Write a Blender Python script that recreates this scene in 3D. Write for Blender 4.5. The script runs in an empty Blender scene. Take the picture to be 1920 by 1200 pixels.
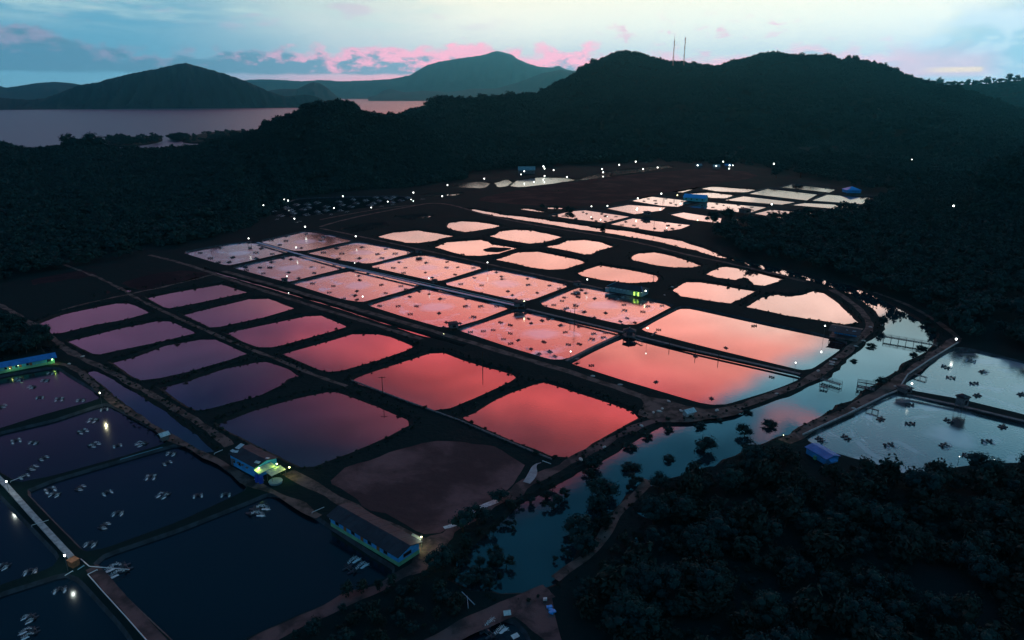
import bpy, bmesh, math, random
import numpy as np
from mathutils import Vector, Matrix, noise
from mathutils.geometry import delaunay_2d_cdt

R = math.radians
random.seed(7)
noise.seed_set(3)
C = bpy.context.scene.collection
SC = bpy.context.scene

# ------------------------------------------------------------------ camera, sky, sun, exposure
H = 100.0                       # flying height in metres
FPX = 1321.0                    # focal length in pixels of the 1920 wide frame
HORIZON = 177.0
PITCH = math.atan((600 - HORIZON) / FPX)
cd = bpy.data.cameras.new('camera')
cam = bpy.data.objects.new('camera', cd)
C.objects.link(cam)
cam.location = (0, 0, H)
cam.rotation_euler = (math.pi / 2 - PITCH, 0, 0)
cd.sensor_width = 36
cd.lens = FPX / 1920 * 36
cd.clip_start = 1
cd.clip_end = 90000
SC.camera = cam

SC.view_settings.view_transform = 'Standard'
SC.view_settings.look = 'None'
SC.view_settings.exposure = 0.22
SC.view_settings.gamma = 1.0
SC.view_settings.use_curve_mapping = False
SC.cycles.use_denoising = True
SC.cycles.max_bounces = 6
SC.cycles.diffuse_bounces = 2
SC.cycles.glossy_bounces = 3
SC.cycles.transmission_bounces = 2
SC.cycles.volume_bounces = 0
SC.cycles.transparent_max_bounces = 8
SC.cycles.sample_clamp_indirect = 6
SC.cycles.caustics_reflective = False
SC.cycles.caustics_refractive = False


class X:
    """a tiny expression wrapper for Math nodes"""
    nt = None

    def __init__(s, v): s.v = v

    @staticmethod
    def op(o, *a, clamp=False):
        n = X.nt.nodes.new('ShaderNodeMath')
        n.operation = o
        n.use_clamp = clamp
        for i, q in enumerate(a):
            q = q.v if isinstance(q, X) else q
            if isinstance(q, (int, float)):
                n.inputs[i].default_value = q
            else:
                X.nt.links.new(q, n.inputs[i])
        return X(n.outputs[0])

    def __add__(s, o): return X.op('ADD', s, o)
    __radd__ = __add__
    def __sub__(s, o): return X.op('SUBTRACT', s, o)
    def __rsub__(s, o): return X.op('SUBTRACT', o, s)
    def __mul__(s, o): return X.op('MULTIPLY', s, o)
    __rmul__ = __mul__
    def __truediv__(s, o): return X.op('DIVIDE', s, o)
    def max(s, o): return X.op('MAXIMUM', s, o)
    def min(s, o): return X.op('MINIMUM', s, o)
    def abs(s): return X.op('ABSOLUTE', s)


def smooth(x, a, b):
    n = X.nt.nodes.new('ShaderNodeMapRange')
    n.interpolation_type = 'SMOOTHSTEP'
    X.nt.links.new(x.v, n.inputs[0])
    n.inputs[1].default_value = a
    n.inputs[2].default_value = b
    n.inputs[3].default_value = 0
    n.inputs[4].default_value = 1
    return X(n.outputs[0])


def vec(x, y, z=0.0):
    n = X.nt.nodes.new('ShaderNodeCombineXYZ')
    for i, q in enumerate((x, y, z)):
        if isinstance(q, X):
            X.nt.links.new(q.v, n.inputs[i])
        else:
            n.inputs[i].default_value = q
    return n.outputs[0]


def nz(v, scale, detail=4, rough=0.55, dist=0.0):
    n = X.nt.nodes.new('ShaderNodeTexNoise')
    n.inputs['Scale'].default_value = scale
    n.inputs['Detail'].default_value = detail
    n.inputs['Roughness'].default_value = rough
    n.inputs['Distortion'].default_value = dist
    if v is not None:
        X.nt.links.new(v, n.inputs['Vector'])
    return X(n.outputs['Fac'])


def cmix(f, a, b, mode='MIX'):
    n = X.nt.nodes.new('ShaderNodeMix')
    n.data_type = 'RGBA'
    n.blend_type = mode
    ins = [i for i in n.inputs if i.type == 'RGBA']
    f = f.v if isinstance(f, X) else f
    if isinstance(f, (int, float)):
        n.inputs[0].default_value = f
    else:
        X.nt.links.new(f, n.inputs[0])
    for s, q in zip(ins, (a, b)):
        if isinstance(q, (tuple, list)):
            s.default_value = (*q[:3], 1)
        else:
            X.nt.links.new(q, s)
    return [o for o in n.outputs if o.type == 'RGBA'][0]


def ramp(x, stops, k=1.0):
    n = X.nt.nodes.new('ShaderNodeValToRGB')
    X.nt.links.new(x.v, n.inputs[0])
    e = n.color_ramp.elements
    while len(e) < len(stops):
        e.new(0.5)
    for q, (p, c) in zip(e, stops):
        q.position = p
    for q, (p, c) in zip(e, stops):
        q.position = p
        q.color = (c[0] / k, c[1] / k, c[2] / k, 1)
    return n.outputs[0]


W = bpy.data.worlds.new('World')
SC.world = W
W.use_nodes = True
nt = X.nt = W.node_tree
nt.nodes.clear()
tc = nt.nodes.new('ShaderNodeTexCoord')
sp = nt.nodes.new('ShaderNodeSeparateXYZ')
nt.links.new(tc.outputs['Generated'], sp.inputs[0])
dx, dy, dz = X(sp.outputs[0]), X(sp.outputs[1]), X(sp.outputs[2])
AZ = X.op('ARCTAN2', dx, dy) * 57.2958
EL = X.op('ARCSINE', dz) * 57.2958
AE = vec(AZ, EL * 2.0, 0.0)
big = nz(AE, 0.055, 4, 0.5, 0.6) - 0.5            # broad warps
med = nz(AE, 0.16, 6, 0.6, 0.4) - 0.5
K = 4.0


def elr(stops, e):
    return ramp(X.op('MULTIPLY', e, 1 / 60.0, clamp=True), [(p / 60.0, c) for p, c in stops], K)


el1 = EL + big * 2.0 + med * 2.6 * smooth(EL, 7, 12)
sag = (4.0 - AZ).max(0.0) * 0.31                    # the lit cloud deck sinks towards the left
LEFT = elr([(0, (.17, .36, .47)), (2, (.14, .35, .47)), (5, (.12, .34, .48)), (7, (.22, .45, .55)), (9, (.10, .26, .42)),
            (13, (.32, .13, .26)), (17, (.28, .13, .30)), (19.5, (.13, .09, .22)), (21.8, (.03, .04, .15)),
            (26, (.012, .04, .13)), (34, (.004, .065, .14)), (60, (.004, .065, .14))], el1)
MID = elr([(0, (1.0, .42, .52)), (1.4, (.95, .42, .52)), (2.6, (.62, .64, .68)), (5, (.84, .83, .74)), (7.4, (1.02, .95, .76)),
           (8.8, (1.8, 1.0, .86)), (12, (2.8, 1.38, 1.08)), (15, (3.1, 1.20, .95)), (19, (2.9, .78, .64)), (22, (2.15, .28, .32)),
           (25, (2.8, .36, .36)), (27.5, (1.0, .18, .22)), (31, (.60, .14, .22)), (34, (.10, .07, .15)), (36.5, (.004, .065, .14)), (60, (.004, .065, .14))],
          el1 + sag * smooth(EL, 12, 20) - (AZ - 4).max(0.0).min(20.0) * 0.15 * smooth(EL, 14, 19))
RIGHT = elr([(0, (.5, .55, .6)), (3, (.28, .46, .50)), (6, (.62, .70, .64)), (10, (.9, .98, .92)), (14, (.95, 1.15, 1.1)),
             (18, (.75, 1.2, 1.35)), (21, (.42, .95, 1.2)), (24, (.14, .50, .78)), (27, (.04, .24, .42)), (31, (.01, .11, .22)),
             (40, (.004, .07, .14)), (60, (.004, .065, .14))], el1)
fl = smooth(AZ + big * 10 + med * 5, -27, -1)
c = cmix(fl, LEFT, MID)
azb = 23.6 - 1.65 * (EL - 19).max(0.0) + 1.2 * (19 - EL).max(0.0)
fr = smooth(AZ - azb + big * 7 + med * 5, -1.5, 2.5)
cream = smooth(AZ + med * 8, 12, 23) * (1 - smooth(EL + med * 3, 16.5, 19)) * smooth(EL, 8.5, 12)
c = cmix(cream * 0.65, c, (3.0 / K, 2.2 / K, 1.85 / K))
c = cmix(fr, c, RIGHT)
# streaks and folds in the lit cloud deck
fold = nz(vec(AZ * 0.10 + EL * 0.05, EL * 0.34, 4.4), 1.0, 5, .58, .5)
n_ = nt.nodes.new('ShaderNodeVectorMath')
n_.operation = 'SCALE'
nt.links.new(c, n_.inputs[0])
nt.links.new((1.0 + (fold - 0.5) * 1.5 * smooth(EL, 7.5, 11)).max(0.35).v, n_.inputs['Scale'])
c = n_.outputs[0]
# a torn rosy patch of cloud in the blue on the right
patch = smooth(med + 0.5, 0.50, 0.60) * smooth(EL, 22, 24) * (1 - smooth(EL, 27.5, 29)) * smooth(AZ, 20, 23) * (1 - smooth(AZ, 33, 37))
c = cmix(patch * 0.75, c, (1.5 / K, .62 / K, .72 / K))
back = smooth(AZ.abs(), 60, 110)
c = cmix(back, c, (.05 / K, .13 / K, .21 / K))
# high thin veils upper left
veil = smooth(nz(vec(AZ * 0.35, EL * 2.4 + AZ * 0.09, 3.3), 0.5, 5, 0.55), 0.44, 0.66) * smooth(EL, 3.6, 6.2) * (1 - smooth(AZ, -12, 0)) * (1 - smooth(EL, 9, 14))
c = cmix(veil * 0.75, c, (.52 / K, .68 / K, .66 / K))
rosev = smooth(nz(vec(AZ * 0.5, EL * 2.0, 9.1), 0.45, 3, 0.5), 0.56, 0.70) * smooth(EL, 3.6, 5.5) * (1 - smooth(AZ, -6, 2)) * (1 - smooth(EL, 9, 12))
c = cmix(rosev * 0.45, c, (.62 / K, .46 / K, .60 / K))
# the low cumulus bank
shape = nz(vec(AZ * 0.16, EL * 0.10, 1.7), 1.0, 3, 0.55)
puff = nz(vec(AZ * 0.50, EL * 0.95, 5.2), 1.0, 6, 0.52, 0.2)
lump = nz(vec(AZ * 2.2, EL * 2.6, 2.2), 1.0, 5, 0.6)
amt = 1.0 - smooth(AZ, 6, 13) * 0.5
top = 3.6 + (shape - 0.5) * 4.4 + (puff - 0.5) * 3.6 + (lump - 0.5) * 0.7 - (1.0 - amt) * 1.1
mask = smooth(top - EL, -0.18, 0.60) * smooth(EL + (puff - 0.5) * 0.35, 1.30, 1.55) * (1 - smooth(EL, 5.5, 8)) * (1 - smooth(AZ, 26, 30))
lit = smooth((EL - 1.4) / (top - 1.3).max(0.4) + (nz(vec(AZ * 0.75 + 0.25, EL * 1.7 - 0.3, 7.7), 1.0, 5, 0.55) - 0.5) * 2.2 + smooth(AZ, -20, -8) * 0.35, 0.42, 0.95)
litl = lit * (0.45 + smooth(AZ, -25, -13) * 0.70)
grey = cmix(smooth(AZ, -28, 6), (.10 / K, .22 / K, .31 / K), (.20 / K, .33 / K, .46 / K))
rose = cmix(smooth(AZ, -30, -5), (.48 / K, .34 / K, .48 / K), (1.12 / K, .42 / K, .58 / K))
cc = cmix(litl, grey, rose)
c = cmix(mask * (0.92 * amt), c, cc)
# separate wisps over the ridge on the right
wisp = smooth(nz(vec(AZ * 0.55, EL * 1.3, 12.2), 1.0, 6, 0.62, 0.4), 0.55, 0.66) * smooth(EL, 1.4, 2.2) * (1 - smooth(EL, 4.6, 6.0)) * smooth(AZ, 3, 8) * (1 - smooth(AZ, 20, 26))
c = cmix(wisp * 0.75, c, (.80 / K, .46 / K, .56 / K))
# the soft grey cloud at the far right
gc = smooth(AZ + (puff - 0.5) * 9 + (shape - 0.5) * 6 - EL * 1.2, 22.5, 28) * (1 - smooth(EL + (puff - 0.5) * 3, 4.6, 6.6)) * smooth(EL, 0.1, 0.9)
gcol = cmix(smooth(puff + (EL - 3) * 0.06, 0.42, 0.62), (.33 / K, .49 / K, .58 / K), (.56 / K, .66 / K, .74 / K))
c = cmix(gc * 0.9, c, gcol)
rg = smooth(AZ, 25.5, 28) * (1 - smooth(AZ, 31.5, 34)) * smooth(EL, 0.9, 1.4) * (1 - smooth(EL + (puff - 0.5), 2.1, 3.4))
c = cmix(rg * 0.6, c, (.86 / K, .42 / K, .50 / K))
gold = smooth(AZ, 28.2, 30.5) * (1 - smooth(AZ, 32.0, 32.4)) * smooth(EL, 1.30, 1.5) * (1 - smooth(EL, 1.62, 1.8))
c = cmix(gold * 0.9, c, (.98 / K, .66 / K, .42 / K))
bgp = nt.nodes.new('ShaderNodeBackground')
nt.links.new(c, bgp.inputs[0])
# the afterglow is strongest low down, before the haze in front of it takes its share
nt.links.new((K * (1.0 + 0.75 * (1 - smooth(EL, 0.0, 10.0)))).v, bgp.inputs[1])
sky = nt.nodes.new('ShaderNodeTexSky')
sky.sky_type = 'NISHITA'
sky.sun_disc = False
SUN_AZ, SUN_EL = 14.0, -3.0
sky.sun_elevation = R(SUN_EL)
sky.sun_rotation = R(SUN_AZ)
bgn = nt.nodes.new('ShaderNodeBackground')
nt.links.new(sky.outputs[0], bgn.inputs[0])
bgn.inputs[1].default_value = 0.05
ad = nt.nodes.new('ShaderNodeAddShader')
wo = nt.nodes.new('ShaderNodeOutputWorld')
nt.links.new(bgp.outputs[0], ad.inputs[0])
nt.links.new(bgn.outputs[0], ad.inputs[1])
nt.links.new(ad.outputs[0], wo.inputs[0])
W.cycles.sampling_method = 'MANUAL'
W.cycles.sample_map_resolution = 1024

# the sun is already behind the ridge: only a faint rosy afterglow is left
sl = bpy.data.lights.new('sun', 'SUN')
sl.energy = 0.04
sl.angle = R(12)
sl.color = (1, .6, .5)
so = bpy.data.objects.new('sun', sl)
so.rotation_euler = (R(90 - 4), 0, R(180 - SUN_AZ))
C.objects.link(so)


# ------------------------------------------------------------------ helpers
def ray(px, py):
    a, b = (px - 960) / FPX, (py - 600) / FPX
    c_, s_ = math.cos(PITCH), math.sin(PITCH)
    return Vector((a, c_ + b * -s_, -s_ - b * c_))


def G(px, py, z=0.0):
    d = ray(px, max(py, HORIZON + 2))
    t = (z - H) / d.z
    return Vector((d.x * t, d.y * t, z))


def slant(px, py):
    return (G(px, py) - Vector((0, 0, H))).length


def tag(o, label=None, cat=None, group=None, kind=None):
    if label: o['label'] = label
    if cat: o['category'] = cat
    if group: o['group'] = group
    if kind: o['kind'] = kind
    return o


def link(name, me, parent=None, loc=None):
    o = bpy.data.objects.new(name, me)
    C.objects.link(o)
    if parent: o.parent = parent
    if loc is not None: o.location = loc
    return o


def empty(name, loc, rz=0.0):
    o = bpy.data.objects.new(name, None)
    C.objects.link(o)
    o.location = loc
    o.rotation_euler = (0, 0, rz)
    return o


def mesh(name, vs, fs, mats, mi=None, smooth_=False):
    me = bpy.data.meshes.new(name)
    me.from_pydata([tuple(v) for v in vs], [], fs)
    for m in (mats if isinstance(mats, (list, tuple)) else [mats]):
        me.materials.append(m)
    if mi:
        me.polygons.foreach_set('material_index', mi)
    if smooth_:
        me.polygons.foreach_set('use_smooth', [True] * len(me.polygons))
    me.update()
    return me


class MB:
    """collects simple solids into one mesh"""
    def __init__(s): s.v, s.f, s.m = [], [], []

    def add(s, vs, fs, m=0):
        k = len(s.v)
        s.v += [Vector(v) for v in vs]
        s.f += [tuple(i + k for i in f) for f in fs]
        s.m += [m] * len(fs)

    def box(s, c_, sz, rz=0, m=0, M=None):
        x, y, z = sz[0] / 2, sz[1] / 2, sz[2] / 2
        vs = [Vector((a * x, b * y, d * z)) for a in (-1, 1) for b in (-1, 1) for d in (-1, 1)]
        rot = M if M else Matrix.Rotation(rz, 3, 'Z')
        vs = [rot @ v + Vector(c_) for v in vs]
        s.add(vs, [(0, 1, 3, 2), (4, 6, 7, 5), (0, 4, 5, 1), (2, 3, 7, 6), (0, 2, 6, 4), (1, 5, 7, 3)], m)
        return s

    def tube(s, p, q, r0, r1=None, n=6, m=0):
        r1 = r0 if r1 is None else r1
        p, q = Vector(p), Vector(q)
        d = (q - p).normalized()
        a = d.orthogonal().normalized()
        b = d.cross(a)
        vs = []
        for o, r in ((p, r0), (q, r1)):
            for i in range(n):
                t = 2 * math.pi * i / n
                vs.append(o + (a * math.cos(t) + b * math.sin(t)) * r)
        fs = [(i, (i + 1) % n, n + (i + 1) % n, n + i) for i in range(n)]
        fs += [tuple(range(n - 1, -1, -1)), tuple(range(n, 2 * n))]
        s.add(vs, fs, m)
        return s

    def path(s, pts, r, n=6, m=0):
        for a, b in zip(pts, pts[1:]):
            s.tube(a, b, r, r, n, m)
        return s

    def me(s, name, mats, smooth_=False):
        return mesh(name, s.v, s.f, mats, s.m, smooth_)

    def build(s, name, mats, parent=None, loc=None, smooth_=False):
        return link(name, s.me(name, mats, smooth_), parent, loc)


def mat(name, col, rough=0.8, col2=None, scale=0.3, spec=0.3, metal=0.0, bump=0.0, bscale=2.0, emit=None, es=0.0, ior=None, detail=6, lo=.4, hi=.62):
    m = bpy.data.materials.new(name)
    m.use_nodes = True
    X.nt = m.node_tree
    b = m.node_tree.nodes['Principled BSDF']
    b.inputs['Base Color'].default_value = (*col, 1)
    b.inputs['Roughness'].default_value = rough
    b.inputs['Specular IOR Level'].default_value = spec
    b.inputs['Metallic'].default_value = metal
    if ior: b.inputs['IOR'].default_value = ior
    t = m.node_tree.nodes.new('ShaderNodeTexCoord')
    geo = m.node_tree.nodes.new('ShaderNodeNewGeometry')
    if col2:
        f = smooth(nz(geo.outputs['Position'], scale, detail, 0.62, 0.3), lo, hi)
        cc_ = cmix(f, col, col2)
        m.node_tree.links.new(cc_, b.inputs['Base Color'])
    if bump:
        bn = m.node_tree.nodes.new('ShaderNodeBump')
        bn.inputs['Distance'].default_value = bump
        bn.inputs['Strength'].default_value = 1
        m.node_tree.links.new(nz(geo.outputs['Position'], bscale, 4).v, bn.inputs['Height'])
        m.node_tree.links.new(bn.outputs[0], b.inputs['Normal'])
    if emit:
        b.inputs['Emission Color'].default_value = (*emit, 1)
        b.inputs['Emission Strength'].default_value = es
    return m


# ------------------------------------------------------------------ materials
M = {}
M['ground'] = mat('ground_soil', (.008, .026, .028), .95, (.020, .028, .030), .035, .02, bump=.35, bscale=.6, lo=.50, hi=.72)
M['dirt'] = mat('track_dirt', (.17, .12, .11), .95, (.05, .045, .042), .22, .1, bump=.12, bscale=1.2)
M['dirt2'] = mat('red_dirt', (.17, .105, .105), .95, (.055, .045, .048), .15, .1, bump=.12, bscale=1.2)
M['bank'] = mat('bank_earth', (.012, .026, .026), .95, (.030, .030, .030), .3, .1, bump=.3, bscale=1.5)
M['liner'] = mat('pond_liner', (.045, .065, .085), .7, (.025, .035, .045), .4, .2)
M['mud'] = mat('wet_mud', (.075, .046, .050), .95, (.20, .11, .115), .045, .05, bump=.25, bscale=.35, lo=.42, hi=.66)
M['mud_dark'] = mat('dark_mud', (.018, .016, .022), .95, (.055, .032, .036), .03, .03, bump=.25, bscale=.35, lo=.45, hi=.68)
M['concrete'] = mat('concrete', (.50, .52, .52), .85, (.32, .33, .34), .8, .2)
M['concrete_dark'] = mat('old_concrete', (.16, .17, .19), .8, (.09, .10, .11), .7, .2)
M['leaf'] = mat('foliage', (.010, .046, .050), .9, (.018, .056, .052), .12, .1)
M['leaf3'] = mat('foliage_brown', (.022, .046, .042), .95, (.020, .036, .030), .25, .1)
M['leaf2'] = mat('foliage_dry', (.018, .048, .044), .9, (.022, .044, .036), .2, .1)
M['hillmat'] = mat('hill_floor', (.012, .030, .028), .95, (.020, .036, .030), .01, .05, bump=2.0, bscale=.06)
M['farhill'] = mat('far_hill_cover', (.018, .040, .045), .95, (.026, .046, .045), .0015, .05, bump=14, bscale=.004)
M['bark'] = mat('bark', (.06, .045, .035), .9)
M['white_plastic'] = mat('white_plastic', (.75, .77, .78), .5, (.6, .62, .64), 2.0)
M['sack'] = mat('woven_sack', (.72, .62, .58), .8, (.5, .42, .4), 2.0)
M['pipe'] = mat('pvc_pipe', (.62, .68, .72), .45)
M['pipe_blue'] = mat('blue_pipe', (.20, .42, .55), .45)
M['steel'] = mat('dark_steel', (.10, .11, .12), .55, spec=.4)
M['float'] = mat('aerator_float', (.055, .075, .10), .6, spec=.3)
M['motor'] = mat('motor_cover', (.05, .06, .08), .5)
M['spray'] = mat('water_spray', (.78, .86, .90), .7)
M['foam'] = mat('foam_scum', (.80, .82, .86), .9)
M['blue_wall'] = mat('blue_wall', (.05, .40, .85), .8, (.04, .30, .68), .5)
M['green_wall'] = mat('green_wall', (.18, .52, .30), .8, (.13, .40, .25), .6)
M['turq'] = mat('turquoise_wall', (.10, .55, .62), .8, (.08, .42, .5), .6)
M['roof_dark'] = mat('dark_roof_sheet', (.020, .036, .050), .7, (.030, .050, .066), .4, .2)
M['roof_blue'] = mat('blue_roof_sheet', (.03, .24, .62), .6, (.02, .18, .50), .5, .3)
M['roof_bright'] = mat('bright_blue_roof', (.05, .42, .95), .5)
M['roof_grey'] = mat('grey_roof_sheet', (.20, .36, .42), .6, (.14, .26, .30), .4)
M['pale'] = mat('pale_sheet', (.62, .72, .76), .6, (.4, .5, .55), 1.5)
M['canopy'] = mat('canopy_sheet', (.55, .62, .45), .6, (.35, .42, .40), 1.4)
M['door'] = mat('wood_door', (.30, .13, .06), .7)
M['glass'] = mat('dark_window', (.01, .02, .03), .15, spec=.6)
M['bamboo'] = mat('bamboo', (.14, .17, .18), .8, (.08, .10, .11), 2.0)
M['drum'] = mat('blue_drum', (.02, .08, .45), .45)
M['rust'] = mat('rusty_sheet', (.32, .14, .07), .8, (.16, .08, .05), 2.0)
M['mast_red'] = mat('mast_red', (.55, .20, .17), .6)
M['mast_white'] = mat('mast_white', (.72, .58, .52), .6)
M['lamp'] = mat('lamp_glow', (1, 1, 1), .5, emit=(.95, 1.0, .92), es=5.0)
M['lamp_warm'] = mat('warm_lamp_glow', (1, 1, 1), .5, emit=(1.0, .95, .45), es=5.0)
M['lamp_green'] = mat('green_lit_pane', (1, 1, 1), .5, emit=(.62, .95, .06), es=1.0)
for k in ('lamp', 'lamp_warm', 'lamp_green'):
    M[k].cycles.emission_sampling = 'NONE'


def water(name, col, rough, ior, bump=0.0, bscale=1.0, foam=0.0, stretch=1.0, col2=None):
    m = bpy.data.materials.new(name)
    m.use_nodes = True
    X.nt = t = m.node_tree
    b = t.nodes['Principled BSDF']
    b.inputs['Base Color'].default_value = (*col, 1)
    b.inputs['Roughness'].default_value = rough
    b.inputs['IOR'].default_value = ior
    geo = t.nodes.new('ShaderNodeNewGeometry')
    s2 = t.nodes.new('ShaderNodeSeparateXYZ')
    t.links.new(geo.outputs['Position'], s2.inputs[0])
    px, py = X(s2.outputs[0]), X(s2.outputs[1])
    if col2:
        f = smooth(nz(geo.outputs['Position'], .03, 6, .65, .6), .45, .62)
        t.links.new(cmix(f, col, col2), b.inputs['Base Color'])
    if bump:
        bn = t.nodes.new('ShaderNodeBump')
        bn.inputs['Distance'].default_value = bump
        t.links.new(nz(vec(px, py * stretch, 0), bscale, 3).v, bn.inputs['Height'])
        t.links.new(bn.outputs[0], b.inputs['Normal'])
    if foam:
        tc_ = t.nodes.new('ShaderNodeTexCoord')
        s3 = t.nodes.new('ShaderNodeSeparateXYZ')
        t.links.new(tc_.outputs['Object'], s3.inputs[0])
        ox, oy = X(s3.outputs[0]), X(s3.outputs[1])
        r_ = X.op('SQRT', ox * ox + oy * oy)
        th = X.op('ARCTAN2', oy, ox)
        # currents driven round the pond by the paddlewheels drag the foam into rings
        wv = nz(vec(px * 0.05, py * 0.05, 0), 1.0, 3)
        rr = r_ + wv * 9.0 + th * 1.3
        cth, sth = X.op('COSINE', th), X.op('SINE', th)
        ring = nz(vec(rr * 0.125, cth * 1.5, sth * 1.5), 1.0, 4, .60, .5)
        gate = smooth(nz(geo.outputs['Position'], .035, 2), .40, .60)
        f1 = smooth(ring, .51, .63) * gate * 0.55
        f2 = smooth(ring, .575, .62) * gate * 0.40
        core = (1 - smooth(r_ + (wv - .5) * 14, 4.0, 10.5)) * 0.75
        edge = smooth(nz(geo.outputs['Position'], .045, 5, .6, .8), .50, .64) * smooth(r_, 16, 32) * 0.85
        arc = smooth(X.op('SINE', (r_ + (wv - .5) * 7.0 + th * .9) * 0.50), .72, .97) * smooth(nz(vec(cth * 1.3, sth * 1.3, 2.0 + px * .004), 1.3, 2), .44, .60) * smooth(r_, 7, 12) * 0.42
        f = (f1 + f2).max(core).max(arc).max(edge) * foam
        t.links.new(cmix(f, col, (.88, .88, 1.0)), b.inputs['Base Color'])
        t.links.new((f * 0.10 + rough).v, b.inputs['Roughness'])
    return m


M['calm'] = water('calm_pond_water', (.035, .026, .030), .025, 2.05, .004, .9, col2=(.05, .036, .034))
M['aerated'] = water('aerated_pond_water', (.06, .045, .05), .10, 1.82, .02, 1.6, foam=1.0)
M['dark'] = water('deep_pond_water', (.004, .014, .024), .15, 1.40, .01, 1.5)
M['still_dark'] = water('still_dark_water', (.004, .012, .018), .06, 1.36, .005, 1.5)
M['river'] = water('river_water', (.010, .03, .04), .03, 1.85, .006, .6)
M['lagoon'] = water('windblown_pond_water', (.045, .065, .075), .12, 2.0, .03, 1.2, foam=.45)
M['sea'] = water('sea_water', (.01, .05, .08), .36, 1.42, 1.2, .02, stretch=2.5)
M['puddle'] = water('shallow_water', (.06, .04, .038), .06, 2.0, .01, 2.0, col2=(.10, .07, .06))


# ------------------------------------------------------------------ ponds
def area(p):
    return sum(a.x * b.y - b.x * a.y for a, b in zip(p, p[1:] + p[:1])) / 2


def chaikin(p, w=0.25):
    out = []
    for a, b in zip(p, p[1:] + p[:1]):
        out += [a.lerp(b, w), a.lerp(b, 1 - w)]
    return out


def resample(p, step):
    out = []
    for a, b in zip(p, p[1:] + p[:1]):
        n = max(1, int((b - a).length / step))
        out += [a.lerp(b, i / n) for i in range(n)]
    return out


def offset(p, d):
    n = len(p)
    out = []
    for i in range(n):
        e1, e2 = p[i] - p[i - 1], p[(i + 1) % n] - p[i]
        n1 = Vector((e1.y, -e1.x)).normalized() if e1.length > 1e-6 else Vector((0, 0))
        n2 = Vector((e2.y, -e2.x)).normalized() if e2.length > 1e-6 else n1
        m = n1 + n2
        m = m.normalized() if m.length > 1e-3 else n1
        k = 1 / max(0.6, m.dot(n1))
        out.append(p[i] + m * d * k)
    return out


def inside(pt, poly):
    x, y = pt[0], pt[1]
    c_ = False
    j = len(poly) - 1
    for i in range(len(poly)):
        a, b = poly[i], poly[j]
        if (a[1] > y) != (b[1] > y) and x < (b[0] - a[0]) * (y - a[1]) / (b[1] - a[1]) + a[0]:
            c_ = not c_
        j = i
    return c_


ZW = -0.8
RIMS = []
WATERS = []


def fill(poly, z, org):
    r = delaunay_2d_cdt([Vector((p.x, p.y)) for p in poly], [], [list(range(len(poly)))], 1, 1e-4)
    return [Vector((v.x - org.x, v.y - org.y, z)) for v in r[0]], [tuple(f) for f in r[2]]


def pond(name, px, wmat, bank='bank', out=1.4, rag=0.5, rnd=1, step=None, wname='pond_water', cw=.12):
    sl_ = slant(*px[0])
    step = step or max(1.5, min(7, sl_ / 130))
    p = [G(x, y, ZW).to_2d() for x, y in px]
    if area(p) < 0: p.reverse()
    for _ in range(rnd): p = chaikin(p, cw)
    p = resample(p, step)
    if rag:
        rg_ = rag * max(1, sl_ / 300)
        q = offset(p, 1.0)
        p = [a + (b - a) * rg_ * ((noise.noise((a.x * .30, a.y * .30, 1)) * 1.0) + noise.noise((a.x * .08, a.y * .08, 4)) * 1.3) for a, b in zip(p, q)]
    rim = offset(p, out)
    foot = offset(p, -out)
    sheet = offset(p, out * .35)
    org = sum((v.to_3d() for v in p), Vector()) / len(p)
    RIMS.append([(v.x, v.y) for v in rim])
    n = len(p)
    vs, fs = fill(sheet, ZW, org)
    o = link(wname, mesh(wname, vs, fs, M[wmat]), loc=(org.x, org.y, 0))
    tag(o, kind='structure')
    vs = [Vector((v.x - org.x, v.y - org.y, 0)) for v in rim] + [Vector((v.x - org.x, v.y - org.y, ZW * 2)) for v in foot]
    fs = [(i, n + i, n + (i + 1) % n, (i + 1) % n) for i in range(n)]
    b = link('pond_bank', mesh('pond_bank', vs, fs, M[bank]), loc=(org.x, org.y, 0))
    tag(b, kind='structure')
    WATERS.append((name, p, rim, sl_))
    return o


P = {}
P['p1'] = [(72,607),(95,598),(117,589),(143,583),(217,568),(238,568),(253,573),(282,587),(232,601),(175,611),(117,625),(100,627)]
P['p2'] = [(277,558),(323,548),(413,533),(427,537),(465,549),(400,563),(333,577),(320,579),(307,576),(283,563)]
P['p3'] = [(345,590),(383,580),(467,560),(500,559),(553,579),(490,597),(412,614),(395,615)]
P['p4'] = [(127,640),(145,635),(225,615),(295,601),(317,602),(330,607),(370,625),(300,642),(232,656),(190,665),(175,664),(160,656)]
P['p5'] = [(425,625),(450,618),(575,592),(600,591),(652,613),(605,627),(525,649),(510,652),(487,652),(455,640)]
P['p6'] = [(211,680),(262,666),(312,647),(375,636),(402,636),(435,651),(464,664),(425,677),(350,699),(300,710),(267,714),(250,707)]
P['p7'] = [(530,664),(560,655),(617,639),(662,626),(705,626),(730,631),(777,650),(755,660),(705,677),(640,696),(620,698),(600,694)]
P['p8'] = [(302,727),(350,715),(425,690),(480,679),(495,678),(507,681),(540,692),(560,706),(537,712),(532,720),(480,745),(437,755),(385,769),(370,770),(350,762)]
P['p9'] = [(664,712),(680,704),(730,687),(807,662),(830,661),(867,675),(905,687),(960,702),(967,708),(955,716),(905,740),(842,766),(815,769),(797,765),(730,740),(672,720)]
P['p10'] = [(410,795),(480,769),(555,747),(612,735),(630,735),(705,762),(765,788),(766,798),(730,817),(655,850),(587,875),(565,876),(500,845),(440,815),(412,800)]
P['p11'] = [(865,784),(890,775),(930,750),(960,736),(1005,720),(1020,717),(1080,736),(1145,757),(1185,772),(1196,784),(1172,797),(1110,832),(1085,850),(1065,857),(1035,855),(1002,842),(960,826)]
CP = {}
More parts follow.
